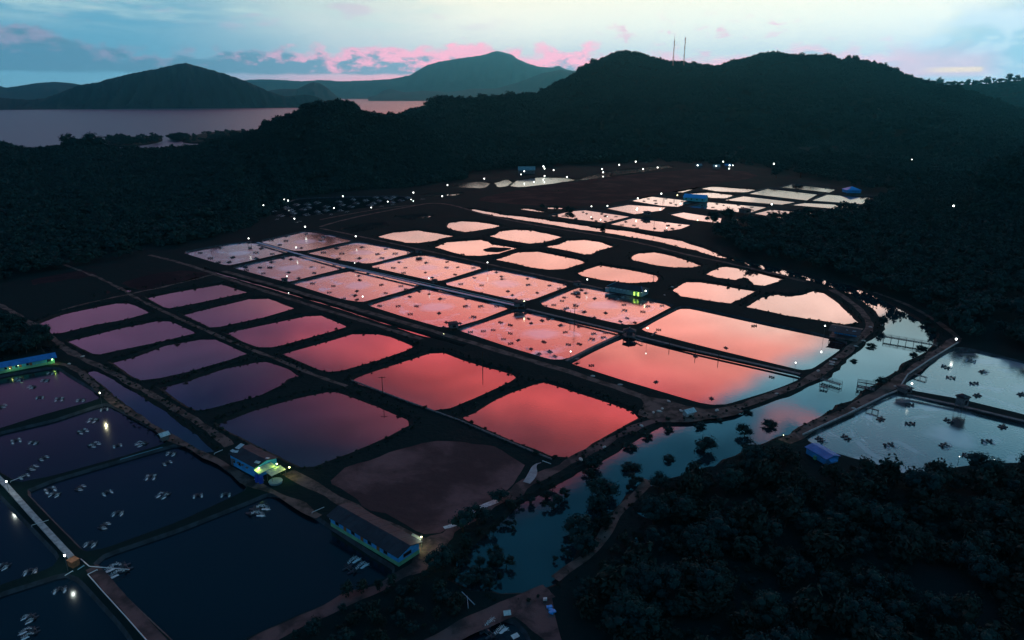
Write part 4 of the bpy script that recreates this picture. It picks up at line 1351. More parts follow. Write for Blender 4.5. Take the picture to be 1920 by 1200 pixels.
def gable(mb, Lx, W_, hw, hr, ov=.4, m=0, th=.08):
    """two roof sheets with thickness, ridge along x"""
    for s in (-1, 1):
        y0, y1 = (-ov, W_ / 2) if s < 0 else (W_ + ov, W_ / 2)
        z0, z1 = hw - (hr - hw) * ov / (W_ / 2), hr
        vs_ = [(-ov, y0, z0), (Lx + ov, y0, z0), (Lx + ov, y1, z1), (-ov, y1, z1)]
        vs_ += [(x, y, z + th) for x, y, z in vs_]
        mb.add(vs_, [(0, 1, 2, 3), (4, 7, 6, 5), (0, 4, 5, 1), (1, 5, 6, 2), (2, 6, 7, 3), (3, 7, 4, 0)], m)


def roof_seams(n, Lx, W_, hw, hr, root, m, ov=.4):
    """the corrugated sheets, each laid a little over its neighbour"""
    w = (Lx + 2 * ov) / n
    for s in (-1, 1):
        y0, y1 = (-ov, W_ / 2) if s < 0 else (W_ + ov, W_ / 2)
        z0, z1 = hw - (hr - hw) * ov / (W_ / 2), hr
        mb = MB()
        vs_ = [(0, y0, z0 + .09), (w * .97, y0, z0 + .09), (w * .97, y1, z1 + .09), (0, y1, z1 + .09)]
        vs_ += [(x, y, z + .05) for x, y, z in vs_]
        mb.add(vs_, [(0, 1, 2, 3), (4, 7, 6, 5), (0, 4, 5, 1), (1, 5, 6, 2), (2, 6, 7, 3), (3, 7, 4, 0)])
        me = mb.me('roof_sheet', [M[m]])
        for k in range(n):
            link('roof_sheet', me, root, (-ov + k * w, 0, .012 * (k % 2)))


def walls(mb, Lx, W_, h, hr, m=0, t=.15):
    """box walls with closed gables"""
    mb.box((Lx / 2, t / 2, h / 2), (Lx, t, h), m=m)
    mb.box((Lx / 2, W_ - t / 2, h / 2), (Lx, t, h), m=m)
    for x in (0, Lx - t):
        vs_ = [(x, t + .001, 0), (x, W_ - t - .001, 0), (x, W_ - t - .001, h), (x, W_ / 2, hr - .06), (x, t + .001, h)]
        vs_ += [(x + t, y, z) for _, y, z in vs_]
        mb.add(vs_, [(0, 1, 2, 3, 4), (9, 8, 7, 6, 5)] + [(i, i + 5, (i + 1) % 5 + 5, (i + 1) % 5) for i in range(5)], m)


def window(root, x, z, w, h, y=-.03, lit=False):
    mb = MB()
    mb.box((0, 0, h / 2 + .04), (w + .16, .08, .08)); mb.box((0, 0, -h / 2 - .04), (w + .16, .10, .08))
    mb.box((-w / 2 - .04, 0, 0), (.08, .08, h)); mb.box((w / 2 + .04, 0, 0), (.08, .08, h))
    f = mb.build('window', [M['steel']], root, (x, y, z))
    p = MB(); p.box((0, .02, 0), (w, .03, h))
    p.build('pane', [M['lamp_green' if lit else 'glass']], f)
    return f


def door(root, x, w=1.0, h=2.1, y=-.03, m='door'):
    mb = MB(); mb.box((0, 0, h / 2), (w, .08, h))
    d = mb.build('door', [M[m]], root, (x, y, .02))
    k = MB(); k.box((w * .35, -.07, h * .48), (.08, .07, .12))
    k.build('handle', [M['steel']], d)
    return d


def wall_lamp(root, x, y, z, rad, power, col=(.85, 1, .35), kind='lamp_warm'):
    bm = bmesh.new()
    bmesh.ops.create_icosphere(bm, subdivisions=1, radius=rad)
    me = bpy.data.meshes.new('wall_lamp')
    bm.to_mesh(me); bm.free()
    me.materials.append(M[kind])
    link('wall_lamp', me, root, (x, y, z))
    if power:
        l = bpy.data.lights.new('lamp_light', 'POINT')
        l.energy = power; l.color = col; l.shadow_soft_size = .2
        lo_ = bpy.data.objects.new('lamp_light', l)
        C.objects.link(lo_); lo_.parent = root; lo_.location = (x, y - .5, z)


# the long dark roofed house
A_, Lx, rz = frame_of((621, 986), (748, 1062))
hr_ = empty('long_house', A_, rz)
tag(hr_, 'long single storey house with dark roof, blue walls and green base beside the navy pond', 'house')
Wd, hw, hrz = 6.2, 3.0, 3.9
mb = MB(); walls(mb, Lx, Wd, hw, hrz); mb.build('wall', [M['blue_wall']], hr_)
mb = MB(); mb.box((Lx / 2, -.04, .5), (Lx + .1, .07, 1.0)); mb.box((Lx + .04, Wd / 2, .5), (.07, Wd + .1, 1.0)); mb.build('wainscot', [M['green_wall']], hr_)
mb = MB(); gable(mb, Lx, Wd, hw, hrz, .7); mb.build('roof', [M['roof_dark']], hr_)
roof_seams(14, Lx, Wd, hw, hrz, hr_, 'roof_dark', .7)
for k, x in enumerate((2.5, 8.5, 14.5, 20)):
    if x < Lx - 1: window(hr_, x, 1.8, 1.2, 1.0, lit=False)
for x in (5.5, 11.8, 17.5):
    if x < Lx - 1: door(hr_, x)
f = window(hr_, 0, 0, 2.2, .8); f.location = (Lx + .03, Wd * .42, 1.9); f.rotation_euler = (0, 0, math.pi / 2)
mb = MB(); mb.box((0, 0, 0), (3.2, 1.3, .06)); o = mb.build('awning', [M['canopy']], hr_, (Lx - 2.2, Wd + 1.1, 2.5)); o.rotation_euler = (R(14), 0, 0)
wall_lamp(hr_, Lx - .8, Wd + 1.2, 2.1, .16, 110)
mb = MB(); mb.path([(-2.6, 1.5, 1.2), (.2, 2.2, 2.0)], .06); mb.tube((-2.6, 1.5, 0), (-2.6, 1.5, 1.2), .05); mb.build('overflow_pipe', [M['pipe']], hr_)

# the blue walled pump house with the lit lean-to
A_, Lx, rz = frame_of((434, 871), (482, 897))
ph = empty('pump_house', A_, rz)
tag(ph, 'bright blue walled house with dark roof and two glowing green canopies at its end', 'house')
Wd, hw, hrz = 6.5, 3.4, 4.2
mb = MB(); walls(mb, Lx, Wd, hw, hrz); mb.build('wall', [M['blue_wall']], ph)
mb = MB(); gable(mb, Lx, Wd, hw, hrz, .35); mb.build('roof', [M['roof_dark']], ph)
roof_seams(8, Lx, Wd, hw, hrz, ph, 'roof_dark', .35)
for k, (x, y) in enumerate(((-.1, 1.0), (-.05, 3.2), (Lx - 1.2, 1.4), (Lx - .6, 4.2), (1.2, 1.3))):
    mb = MB(); mb.box((0, 0, 0), (1.6 if k < 3 else 1.0, .9 if k != 1 else 2.2, .06))
    o = mb.build('loose_sheet', [M['pale']], ph, (x, y, hw + (hrz - hw) * min(1, (min(y, Wd - y)) / (Wd / 2)) + .24)); o.rotation_euler = (R(12) if y < Wd / 2 else R(-12), 0, .15 * k)
for x in (1.6, 4.4): 
    if x < Lx - 1: window(ph, x, 1.7, 1.1, 1.0)
door(ph, .7, m='steel')
for k in range(4):
    mb = MB(); mb.box((0, -.18, 0), (1.0, .5, .06)); o = mb.build('sunshade', [M['steel']], ph, (2.2 + k * Lx * .17, -.2, 2.3 - .1 * (k % 2))); o.rotation_euler = (R(20), 0, 0)
for (x, y, sx, sy, z, tilt) in ((Lx + 1.5, 1.8, 2.4, 5.4, 2.9, -12), (Lx + 4.6, 3.1, 2.6, 4.6, 2.6, -10)):
    mb = MB()
    for k in range(6):
        mb.box((-sx / 2 + sx * (k + .5) / 6, 0, 0), (sx / 6 * .96, sy, .05))
    o = mb.build('canopy', [M['canopy']], ph, (x, y, z)); o.rotation_euler = (0, R(-tilt), 0)
    q = MB()
    for ax in (-1, 1):
        for ay in (-1, 1): q.tube((x + ax * sx * .45, y + ay * sy * .45, 0), (x + ax * sx * .45, y + ay * sy * .45, z - .3), .06)
    q.build('canopy_posts', [M['steel']], ph)
wall_lamp(ph, Lx + 1.2, .2, 3.5, .26, 110, (.62, 1, .12))
wall_lamp(ph, Lx + 3.0, 4.6, 3.4, .24, 90, (.62, 1, .12))
wall_lamp(ph, Lx + 6.6, 6.0, 3.0, .24, 130, (.9, 1, .2))
P_ = ph.matrix_world
base = Matrix.Translation(A_) @ Matrix.Rotation(rz, 4, 'Z')
for k, (x, y) in enumerate(((Lx + 1.6, -.9), (Lx + 2.9, -.6))):
    mb = MB(); mb.tube((0, 0, 0), (0, 0, 1.9), .62, n=14); mb.tube((0, 0, 1.9), (0, 0, 2.05), .5, .2, n=14); mb.tube((0, 0, .6), (0, 0, .68), .66, n=14); mb.tube((0, 0, 1.25), (0, 0, 1.33), .66, n=14)
    o = mb.build('water_tank', [M['drum']]); o.location = base @ Vector((x, y, 0))
    tag(o, ('left' if k == 0 else 'right') + ' dark blue water tank in front of the green lit canopies', 'tank', 'blue tanks by the lit canopy')
mb = MB(); mb.tube((0, 0, 0), (0, 0, .55), 1.7, 1.8, 20); mb.tube((0, 0, .5), (0, 0, .58), 1.85, n=20)
o = mb.build('round_basin', [M['roof_grey']]); o.location = G(517, 905); tag(o, 'low round grey basin on the ground right of the blue tanks', 'basin')
mb = MB()
for k in range(9):
    mb.tube((k * .22 - .9, -.8 - .1 * (k % 3), .05 + .06 * (k % 2)), (k * .20 - .5, 1.6, .12 + .05 * (k % 3)), .06)
o = mb.build('pipe_pile', [M['pipe']]); o.location = G(486, 901); o.rotation_euler = (0, 0, .9); tag(o, 'pile of thin pale pipes on the ground left of the blue tanks', 'pipes')

# the long low shed at the left edge
A_, Lx, rz = frame_of((-70, 714), (103, 681))
ls = empty('worker_barrack', A_, rz)
tag(ls, 'long turquoise and green shed with a blue roof cut by the left edge', 'shed')
Wd, hw, hrz = 5.0, 2.7, 3.5
mb = MB(); walls(mb, Lx, Wd, hw, hrz); mb.build('wall', [M['turq']], ls)
mb = MB(); mb.box((Lx / 2, -.04, .5), (Lx + .1, .07, 1.0)); mb.build('wainscot', [M['green_wall']], ls)
mb = MB(); gable(mb, Lx, Wd, hw, hrz, 1.0); mb.build('roof', [M['roof_blue']], ls)
roof_seams(16, Lx, Wd, hw, hrz, ls, 'roof_blue', 1.0)
k_ = Lx / 173.0
for x in (80, 100, 121): window(ls, x * k_, 1.65, .7, .8)
for x in (88, 107, 127): door(ls, x * k_, .9)
mb = MB(); mb.box((0, 0, 0), (1.3, .1, 1.3)); mb.build('window', [M['glass']], ls, (163 * k_, -.06, 1.75))
wall_lamp(ls, 169 * k_, -.5, 1.9, .22, 60, (.6, 1, .15))
wall_lamp(ls, 103 * k_, -.5, 2.0, .10, 34, (.4, 1, .55))
wall_lamp(ls, 87 * k_, -.5, 1.4, .09, 16, (.8, 1, .3))

# the shed at the far dike with the green doors
A_, Lx, rz = frame_of((1141, 546), (1203, 557))
ds = empty('feed_store', A_, rz)
tag(ds, 'long dark hip roofed shed with two glowing green doorways between pink ponds', 'shed')
Wd, hw, hrz = 7.5, 2.8, 4.6
mb = MB(); walls(mb, Lx, Wd, hw, hw + .05); mb.build('wall', [M['roof_grey']], ds)
mb = MB()
ov = .8
vs_ = [(-ov, -ov, hw), (Lx + ov, -ov, hw), (Lx + ov, Wd + ov, hw), (-ov, Wd + ov, hw), (2.4, Wd / 2, hrz), (Lx - 2.4, Wd / 2, hrz)]
mb.add(vs_, [(0, 1, 5, 4), (1, 2, 5), (2, 3, 4, 5), (3, 0, 4), (0, 3, 2, 1)])
mb.build('roof', [M['roof_dark']], ds)
mb = MB(); mb.tube((-ov, -ov, hw + .05), (2.4, Wd / 2, hrz + .05), .12); mb.build('hip_cap', [M['pipe_blue']], ds)
mb = MB(); mb.tube((Lx + ov, -ov, hw + .05), (Lx - 2.4, Wd / 2, hrz + .05), .10); mb.build('hip_cap', [M['roof_blue']], ds)
for k in range(6):
    mb = MB(); mb.box((0, 0, 0), (1.0, .7, .06)); o = mb.build('sunshade', [M['pale']], ds, (1.5 + k * 2.1, -1.1, 2.3 + .1 * (k % 2))); o.rotation_euler = (R(25), 0, 0)
for x in (Lx * .78, Lx * .90):
    mb = MB(); mb.box((0, 0, 1.05), (.8, .06, 2.0)); mb.build('lit_door', [M['lamp_green']], ds, (x, -.06, .1))
wall_lamp(ds, Lx + 1.4, 1.5, 3.2, .42, 30, kind='lamp'); wall_lamp(ds, Lx * .99, .1, 2.6, .22, 0, kind='lamp')
l = bpy.data.lights.new('door_light', 'POINT'); l.energy = 60; l.color = (.6, 1, .1); o = bpy.data.objects.new('door_light', l); C.objects.link(o); o.parent = ds; o.location = (Lx * .84, -1.2, 1.4)
mb = MB(); mb.box((0, 0, .9), (2.2, 1.8, 1.8)); mb.box((0, 0, 1.85), (2.6, 2.2, .1)); o = mb.build('small_hut', [M['roof_grey']]); o.location = G(1139, 546); tag(o, 'small dark grey hut touching the left end of the long shed', 'hut')

# boathouse-like open shed by the river
A_, Lx, rz = frame_of((1554, 632), (1607, 641))
bh = empty('open_shed', A_, rz)
tag(bh, 'dark blue roofed open shed over the corner of the peach pond by the river', 'shed')
Wd, hw, hrz = 10.0, 3.0, 4.0
mb = MB()
for x in np.linspace(.2, Lx - .2, 5):
    for y in (.2, Wd / 2, Wd - .2): mb.tube((x, y, -1.2), (x, y, hw), .11)
mb.build('posts', [M['steel']], bh)
mb = MB(); gable(mb, Lx, Wd, hw, hrz, .6); mb.build('roof', [M['roof_dark']], bh)
roof_seams(9, Lx, Wd, hw, hrz, bh, 'roof_dark', .6)
mb = MB(); mb.box((Lx / 2, Wd / 2, .12), (Lx, Wd, .2)); mb.build('deck', [M['concrete_dark']], bh)
mb = MB(); mb.box((Lx / 2, Wd * .6, 1.2), (Lx * .8, .15, 2.2)); mb.build('partition', [M['blue_wall']], bh)
for k in range(7):
    mb = MB(); mb.box((0, 0, 0), (rnd.uniform(.7, 1.6), .25, .05)); o = mb.build('loose_sheet', [M['pipe_blue']], bh, (rnd.uniform(.5, Lx - 1), Wd * .32 + rnd.uniform(-1.6, 1.2), hw + .75)); o.rotation_euler = (R(11), 0, rnd.uniform(-.3, .3))

# the blue tarpaulin hut at the grey-blue pond
A_, Lx, rz = frame_of((1511, 850), (1548, 872))
bt = empty('blue_roof_hut', A_, rz)
tag(bt, 'low hut with a plain bright blue roof at the corner of the grey-blue pond', 'hut')
Wd = 4.6
mb = MB(); walls(mb, Lx, Wd, 2.0, 2.6); mb.build('wall', [M['blue_wall']], bt)
mb = MB(); gable(mb, Lx, Wd, 2.0, 2.6, .4); mb.build('roof', [M['roof_blue']], bt)
roof_seams(6, Lx, Wd, 2.0, 2.6, bt, 'roof_blue', .4)
mb = MB(); mb.box((0, 0, 0), (1.2, 2.6, .07)); o = mb.build('side_sheet', [M['roof_blue']], bt, (Lx + .9, 1.6, 1.7)); o.rotation_euler = (0, R(22), 0)
mb = MB(); mb.box((Lx * .5, -.3, .5), (.9, .5, 1.0)); mb.build('crate', [M['green_wall']], bt)


def simple_house(px, a, b, Wd, hw, hrz, roof, wall, label, cat='shed', nm='shed', pyramid=False, seams=0, wins=0):
    A_, Lx, rz = frame_of(a, b)
    r = empty(nm, A_, rz)
    tag(r, label, cat)
    mb = MB(); walls(mb, Lx, Wd, hw, hw + .05 if pyramid else hrz); mb.build('wall', [M[wall]], r)
    mb = MB()
    if pyramid:
        ov = .6
        mb.add([(-ov, -ov, hw), (Lx + ov, -ov, hw), (Lx + ov, Wd + ov, hw), (-ov, Wd + ov, hw), (Lx / 2, Wd / 2, hrz)], [(0, 1, 4), (1, 2, 4), (2, 3, 4), (3, 0, 4), (0, 3, 2, 1)])
    else:
        gable(mb, Lx, Wd, hw, hrz, .5)
    mb.build('roof', [M[roof]], r)
    if seams: roof_seams(seams, Lx, Wd, hw, hrz, r, roof, .5)
    for k in range(wins): window(r, Lx * (k + .5) / wins, hw * .55, 1.2, 1.0)
    return r


simple_house(0, (1281, 376), (1322, 379), 9, 3.5, 6.2, 'roof_bright', 'turq', 'far shed with a strong blue roof and lamps at both gables', seams=6, wins=4)
simple_house(0, (1588, 362), (1614, 362), 12, 3.0, 6.5, 'roof_bright', 'blue_wall', 'far pavilion with a pale blue pyramid roof at the pond grid corner', 'pavilion', 'pavilion', True)
simple_house(0, (972, 326), (1003, 326), 12, 5.0, 9.0, 'roof_grey', 'concrete_dark', 'grey roofed building behind the rosy far pond', 'building', 'farm_building', seams=5, wins=4)
simple_house(0, (1288, 782), (1302, 778), 2.0, 1.5, 2.1, 'pale', 'concrete', 'small pale roofed hut on the bare bank by the river', 'hut', 'small_hut', seams=3)
simple_house(0, (305, 828), (317, 824), 1.8, 1.9, 2.4, 'pale', 'steel', 'tiny pale roofed hut beside the canal road', 'hut', 'small_hut', seams=2)
simple_house(0, (1306, 315), (1316, 315), 8, 3.5, 5.5, 'roof_grey', 'concrete_dark', 'leftmost little house of the far hamlet', 'house', 'small_house')
simple_house(0, (1338, 317), (1350, 317), 8, 3.5, 5.8, 'roof_grey', 'concrete_dark', 'middle little house of the far hamlet', 'house', 'small_house')
simple_house(0, (1360, 315), (1371, 315), 8, 3.5, 5.5, 'roof_blue', 'concrete_dark', 'rightmost little house of the far hamlet', 'house', 'small_house')

# hexagonal pump hut and the dark box huts on the walkway crossings
p = G(1180, 629)
hx = empty('pump_hut', p)
tag(hx, 'dark six sided pump hut standing at the walkway crossing by the calm ponds', 'hut')
mb = MB()
n = 6
R1 = 3.3
vs_ = [(R1 * math.cos(2 * math.pi * k / n + .3), R1 * math.sin(2 * math.pi * k / n + .3), 2.5) for k in range(n)] + [(0, 0, 3.5)]
mb.add(vs_, [(k, (k + 1) % n, n) for k in range(n)] + [tuple(range(n - 1, -1, -1))])
mb.build('roof', [M['roof_dark']], hx)
for k in range(n):
    a = 2 * math.pi * k / n + .3
    q = MB(); q.tube((2.9 * math.cos(a), 2.9 * math.sin(a), -1.0), (2.9 * math.cos(a), 2.9 * math.sin(a), 2.5), .10); q.build('post', [M['steel']], hx)
mb = MB(); mb.tube((0, 0, .05), (0, 0, .3), 3.2, n=6); mb.build('deck', [M['concrete_dark']], hx)
mb = MB(); mb.box((0, 0, 1.0), (2.4, 1.6, 1.4)); mb.tube((0, 0, 1.7), (0, 0, 2.2), .3, n=8); mb.build('pump', [M['motor']], hx)
mb = MB(); mb.tube((0, 0, 3.45), (0, 0, 3.8), .18, n=8); mb.build('cap', [M['pipe_blue']], hx)


def box_hut(px, py, s, h, label, roof='roof_dark', rz=.4):
    r = empty('control_hut', G(px, py), rz)
    tag(r, label, 'hut')
    mb = MB()
    for ax in (-1, 1):
        for ay in (-1, 1): mb.tube((ax * s * .4, ay * s * .4, -1), (ax * s * .4, ay * s * .4, h * .4), .09)
    mb.build('stilts', [M['steel']], r)
    mb = MB(); mb.box((0, 0, h * .62), (s * .9, s * .9, h * .55)); mb.build('wall', [M['concrete_dark']], r)
    mb = MB(); mb.box((0, -s * .46, h * .6), (s * .35, .06, h * .3)); mb.build('door', [M['glass']], r)
    mb = MB(); mb.box((0, 0, h * .94), (s * 1.15, s * 1.15, .12)); mb.add([(-s * .55, -s * .55, h), (s * .55, -s * .55, h), (s * .55, s * .55, h), (-s * .55, s * .55, h), (0, 0, h * 1.14)], [(0, 1, 4), (1, 2, 4), (2, 3, 4), (3, 0, 4), (0, 3, 2, 1)])
    mb.build('roof', [M[roof]], r)


box_hut(974, 577, 4.6, 3.4, 'dark box hut with a yellow lamp at the middle crossing')
box_hut(850, 617, 4.0, 3.0, 'dark box hut at the near end of the dike between the last aerated ponds')
box_hut(815, 532, 2.8, 2.4, 'small dark box hut at the second walkway crossing')
box_hut(785, 476, 3.6, 2.8, 'small dark box hut on the far dike between the second and third ponds')
box_hut(1082, 538, 3.2, 3.0, 'small dark box hut on the far dike left of the long shed')
box_hut(534, 529, 3.2, 2.2, 'small dark box hut on the near dike at the second pond')
box_hut(468, 458, 2.6, 2.0, 'small dark hut under the tall lamp at the leftmost pond')
box_hut(1695, 738, 3.6, 2.6, 'dark hut at the road end of the dike between the grey-blue ponds')
box_hut(1801, 768, 3.0, 5.0, 'tall dark control box halfway along the dike between the grey-blue ponds')
box_hut(1213, 405, 5.0, 4.0, 'dark hut at the crossing of the four small far ponds')
box_hut(1396, 402, 8.0, 5.0, 'wide dark hut on the dike below the pale far ponds')
r = empty('rusty_box', G(139, 1060), -.5)
tag(r, 'rusty brown box at the lower end of the white walkway', 'box')
mb = MB(); mb.box((0, 0, .75), (1.9, 1.6, 1.5)); mb.build('body', [M['rust']], r)
mb = MB(); mb.box((0, 0, 1.55), (2.15, 1.85, .1)); mb.build('lid', [M['rust']], r)


# ---------------------------------------------------------------- walkway, pipes, jetties, bridge
def beam_path(name, px, w, z0, z1, m, label, cat, parts_step=None):
    """a slab made of cast pieces laid end to end"""
    p = [G(x, y) for x, y in px]
    r = empty(name, p[0])
    tag(r, label, cat)
    for a, b in zip(p, p[1:]):
        d = b - a
        n = max(1, round(d.length / parts_step))
        L_ = d.length / n
        mb = MB(); mb.box((L_ / 2, 0, (z0 + z1) / 2), (L_ - .05, w, z1 - z0))
        me = mb.me('slab', [M[m]])
        for k in range(n):
            o = link('slab', me, r)
            q = a + d * (k / n) - p[0]
            o.location = (q.x, q.y, 0)
            o.rotation_euler = (0, 0, math.atan2(d.y, d.x))
    return r


beam_path('pond_walkway', [(483, 455), (553, 475), (645, 500), (800, 536), (970, 574)], 2.0, .0, .35, 'pipe_blue', 'long pale blue walkway running between the two aerated pond rows', 'walkway', 6.0)
beam_path('pond_walkway', [(988, 580), (1080, 602), (1170, 624)], 1.6, .0, .3, 'concrete_dark', 'dark walkway between the middle hut and the hexagon hut', 'walkway', 6.0)
beam_path('pond_walkway', [(1192, 630), (1300, 657), (1440, 688), (1500, 702)], 1.5, .0, .3, 'concrete_dark', 'dark walkway between the two calm peach and coral ponds', 'walkway', 6.0)
beam_path('pond_walkway', [(1160, 629), (1110, 652), (1062, 677)], 1.3, .0, .25, 'concrete_dark', 'narrow dark walkway from the hexagon hut down to the near dike', 'walkway', 5.0)
beam_path('white_walkway', [(-12, 888), (12, 912), (62, 968), (134, 1046)], 1.3, .05, .4, 'concrete', 'white concrete walkway crossing the dark ponds at lower left', 'walkway', 3.2)
beam_path('pond_walkway', [(1700, 741), (1800, 762), (1925, 792)], 1.4, .0, .35, 'concrete_dark', 'dark walkway between the two grey-blue ponds', 'walkway', 5.0)
beam_path('kerb_wall', [(1505, 816), (1590, 777), (1660, 742), (1683, 733), (1702, 703), (1742, 676), (1796, 643)], .35, .0, .5, 'concrete', 'pale low kerb wall along the road beside the grey-blue ponds', 'wall', 6.0)
beam_path('kerb_wall', [(660, 714), (760, 752), (860, 788), (955, 829), (1035, 862)], .5, .0, .35, 'concrete_dark', 'low concrete channel wall along the dike above the brown mud pond', 'wall', 5.0)


def pipe_run(px, r_, m, label, z=.35, name='water_pipe'):
    p = [G(x, y) for x, y in px]
    mb = MB()
    q = [v - p[0] + Vector((0, 0, z)) for v in p]
    out = [q[0]]
    for a, b in zip(q, q[1:]):
        n = max(1, int((b - a).length / 6))
        for k in range(n):
            v = a.lerp(b, (k + 1) / n)
            if k < n - 1: v = v + Vector((rnd.uniform(-.08, .08), rnd.uniform(-.08, .08), rnd.uniform(-.03, .05)))
            out.append(v)
    mb.path(out, r_, 6)
    for v in out[::2]:
        mb.tube(v - Vector((0, 0, z)), v, r_ * .5, n=4)
    o = mb.build(name, [M[m]])
    o.location = p[0]
    tag(o, label, 'pipe')


pipe_run([(152, 1050), (168, 1064), (205, 1067), (243, 1070)], .10, 'pipe', 'pale pipe reaching from the rusty box out to the spray in the navy pond', .3)
pipe_run([(183, 1070), (165, 1079), (194, 1112), (235, 1157), (278, 1206)], .11, 'pipe', 'long white pipe running down the red dike to the bottom edge', .3)
pipe_run([(137, 1072), (122, 1081)], .10, 'pipe', 'short white pipe left below the rusty box', .25)
pipe_run([(158, 1062), (146, 1070)], .10, 'pipe_blue', 'short bluish pipe beside the rusty box', .25)
pipe_run([(-5, 905), (60, 985), (118, 1042)], .07, 'pipe', 'thin pipe on the water beside the white walkway', -.5)
pipe_run([(60, 989), (92, 979)], .07, 'pipe', 'short pipe crossing the white walkway', .6)
pipe_run([(20, 905), (48, 894)], .08, 'pipe', 'white pipe at the upper walkway end pointing right', .4)
pipe_run([(866, 1112), (890, 1136)], .10, 'pipe_blue', 'thin bluish pole lying at the water edge near the bottom', .3)
pipe_run([(876, 1120), (878, 1143)], .07, 'pipe_blue', 'thin branch pole under the bluish pole near the bottom', .3)
pipe_run([(402, 853), (418, 846)], .09, 'pipe', 'short pale pipe left of the blue walled house', .5)
pipe_run([(585, 964), (608, 954)], .08, 'pipe', 'short pale pipe left of the long dark roofed house', .5)
pipe_run([(1017, 866), (1033, 872)], .10, 'pipe', 'pale sluice pipe at the corner of the red pond', .4)
pipe_run([(640, 498), (800, 533), (968, 571)], .14, 'pipe', 'long pipe laid along the pale blue walkway', .6)
pipe_run([(226, 863), (305, 840)], .08, 'pipe_blue', 'thin pipe on the dike between the two left ponds', .3)


def jetty(a, b, w, label, rails=True, z=.1, cat='jetty', nm='jetty', m='bamboo', truss=False):
    A, B = G(*a), G(*b)
    d = B - A
    L_ = d.length
    r = empty(nm, A, math.atan2(d.y, d.x))
    tag(r, label, cat)
    n = max(3, int(L_ / .9))
    pm_ = MB(); pm_.box((0, 0, 0), (.62, w, .07))
    me = pm_.me('plank', [M[m]])
    for k in range(n): link('plank', me, r, ((k + .5) * L_ / n, 0, z + .5 + rnd.uniform(-.02, .02)))
    st = MB()
    for y in (-w / 2 + .1, w / 2 - .1): st.box((L_ / 2, y, z + .38), (L_, .12, .16))
    st.build('stringer', [M[m]], r)
    npost = max(2, int(L_ / 2.6))
    pp = MB(); pp.tube((0, 0, -2.0), (0, 0, z + (1.5 if rails else .6)), .07, n=5)
    pme = pp.me('post', [M[m]])
    for k in range(npost + 1):
        for y in (-w / 2, w / 2): link('post', pme, r, (k * L_ / npost, y, 0))
    if rails:
        for y in (-w / 2, w / 2):
            q = MB(); q.tube((0, y, z + 1.45), (L_, y, z + 1.45), .05, n=5); q.tube((0, y, z + 1.0), (L_, y, z + 1.0), .04, n=5); q.build('rail', [M[m]], r)
    if truss:
        q = MB()
        for k in range(npost):
            x0, x1 = k * L_ / npost, (k + 1) * L_ / npost
            for y in (-w / 2, w / 2): q.tube((x0, y, z + .4), (x1, y, z + 1.45), .035, n=4)
            q.tube((x0, -w / 2, z + 1.45), (x0, w / 2, z + 1.45), .035, n=4)
        q.build('bracing', [M[m]], r)


jetty((1657, 634), (1757, 651), 1.5, 'narrow bamboo footbridge crossing the river near its bend', True, .3, 'bridge', 'footbridge', truss=True)
jetty((1540, 711), (1577, 722), 1.8, 'wooden jetty with a low platform on the near river bank', True, -.3)
jetty((1538, 724), (1552, 727), 1.6, 'small broken platform beside the wooden jetty', False, -.4, 'platform', 'platform')
jetty((1607, 725), (1640, 731), 2.6, 'rectangular bamboo pen standing in the river', True, -.2, 'pen', 'bamboo_pen', truss=True)
jetty((1608, 717), (1641, 722), .5, 'narrow plank behind the bamboo pen in the river', True, -.2, 'plank walk', 'plank_walk')
jetty((1714, 702), (1737, 709), 1.0, 'short feeding jetty in the upper grey-blue pond', False, -.2)
jetty((1625, 765), (1647, 771), .8, 'short feeding jetty in the lower grey-blue pond', False, -.2)
jetty((1187, 633), (1204, 641), .8, 'short brown feeding jetty below the hexagon hut', False, -.2)
jetty((1222, 630), (1230, 623), .8, 'short brown feeding jetty right of the hexagon hut', False, -.2)
jetty((1085, 672), (1079, 675), 1.2, 'tiny landing at the left corner of the coral pond', False, -.2)


# ---------------------------------------------------------------- poles, masts
def pole(px, py, h, label, arms=0):
    r = empty('utility_pole', G(px, py))
    tag(r, label, 'pole')
    mb = MB(); mb.tube((0, 0, -1), (0, 0, h), .16, .11, 8); mb.build('post', [M['bark']], r)
    for k in range(arms):
        mb = MB(); mb.box((0, 0, 0), (2.4, .14, .14))
        for x in (-1.0, -.4, .4, 1.0): mb.tube((x, 0, .07), (x, 0, .3), .06, n=5)
        mb.build('crossarm', [M['bark']], r, (0, .14, h - .4 - k * 2.0))


pole(1077, 604, 9.0, 'tall utility pole with crossarms rising over the aerated ponds', 2)
pole(1225, 533, 6.5, 'utility pole with two crossarms behind the long dark shed', 2)
pole(905, 687, 6.0, 'thin pole at the far bank of the red pond', 0)
pole(718, 741, 7.0, 'thin pole on the dike left of the red pond', 1)
pole(1304, 660, 3.2, 'thin stake on the walkway between the calm ponds', 0)
pole(1255, 648, 2.4, 'short stake on the walkway right of the hexagon hut', 0)
pole(1347, 671, 2.6, 'short stake on the walkway mid way between the calm ponds', 0)
pole(1226, 428, 7.0, 'utility pole in front of the right small far pond', 1)
pole(1243, 377, 7.0, 'thin pole at the far pond before the blue shed', 0)
pole(1005 + 64, 598, 4.2, 'short thin stake left of the tall utility pole', 0)
pole(908, 343, 9, 'thin pole on the rim of the far round pond', 0)


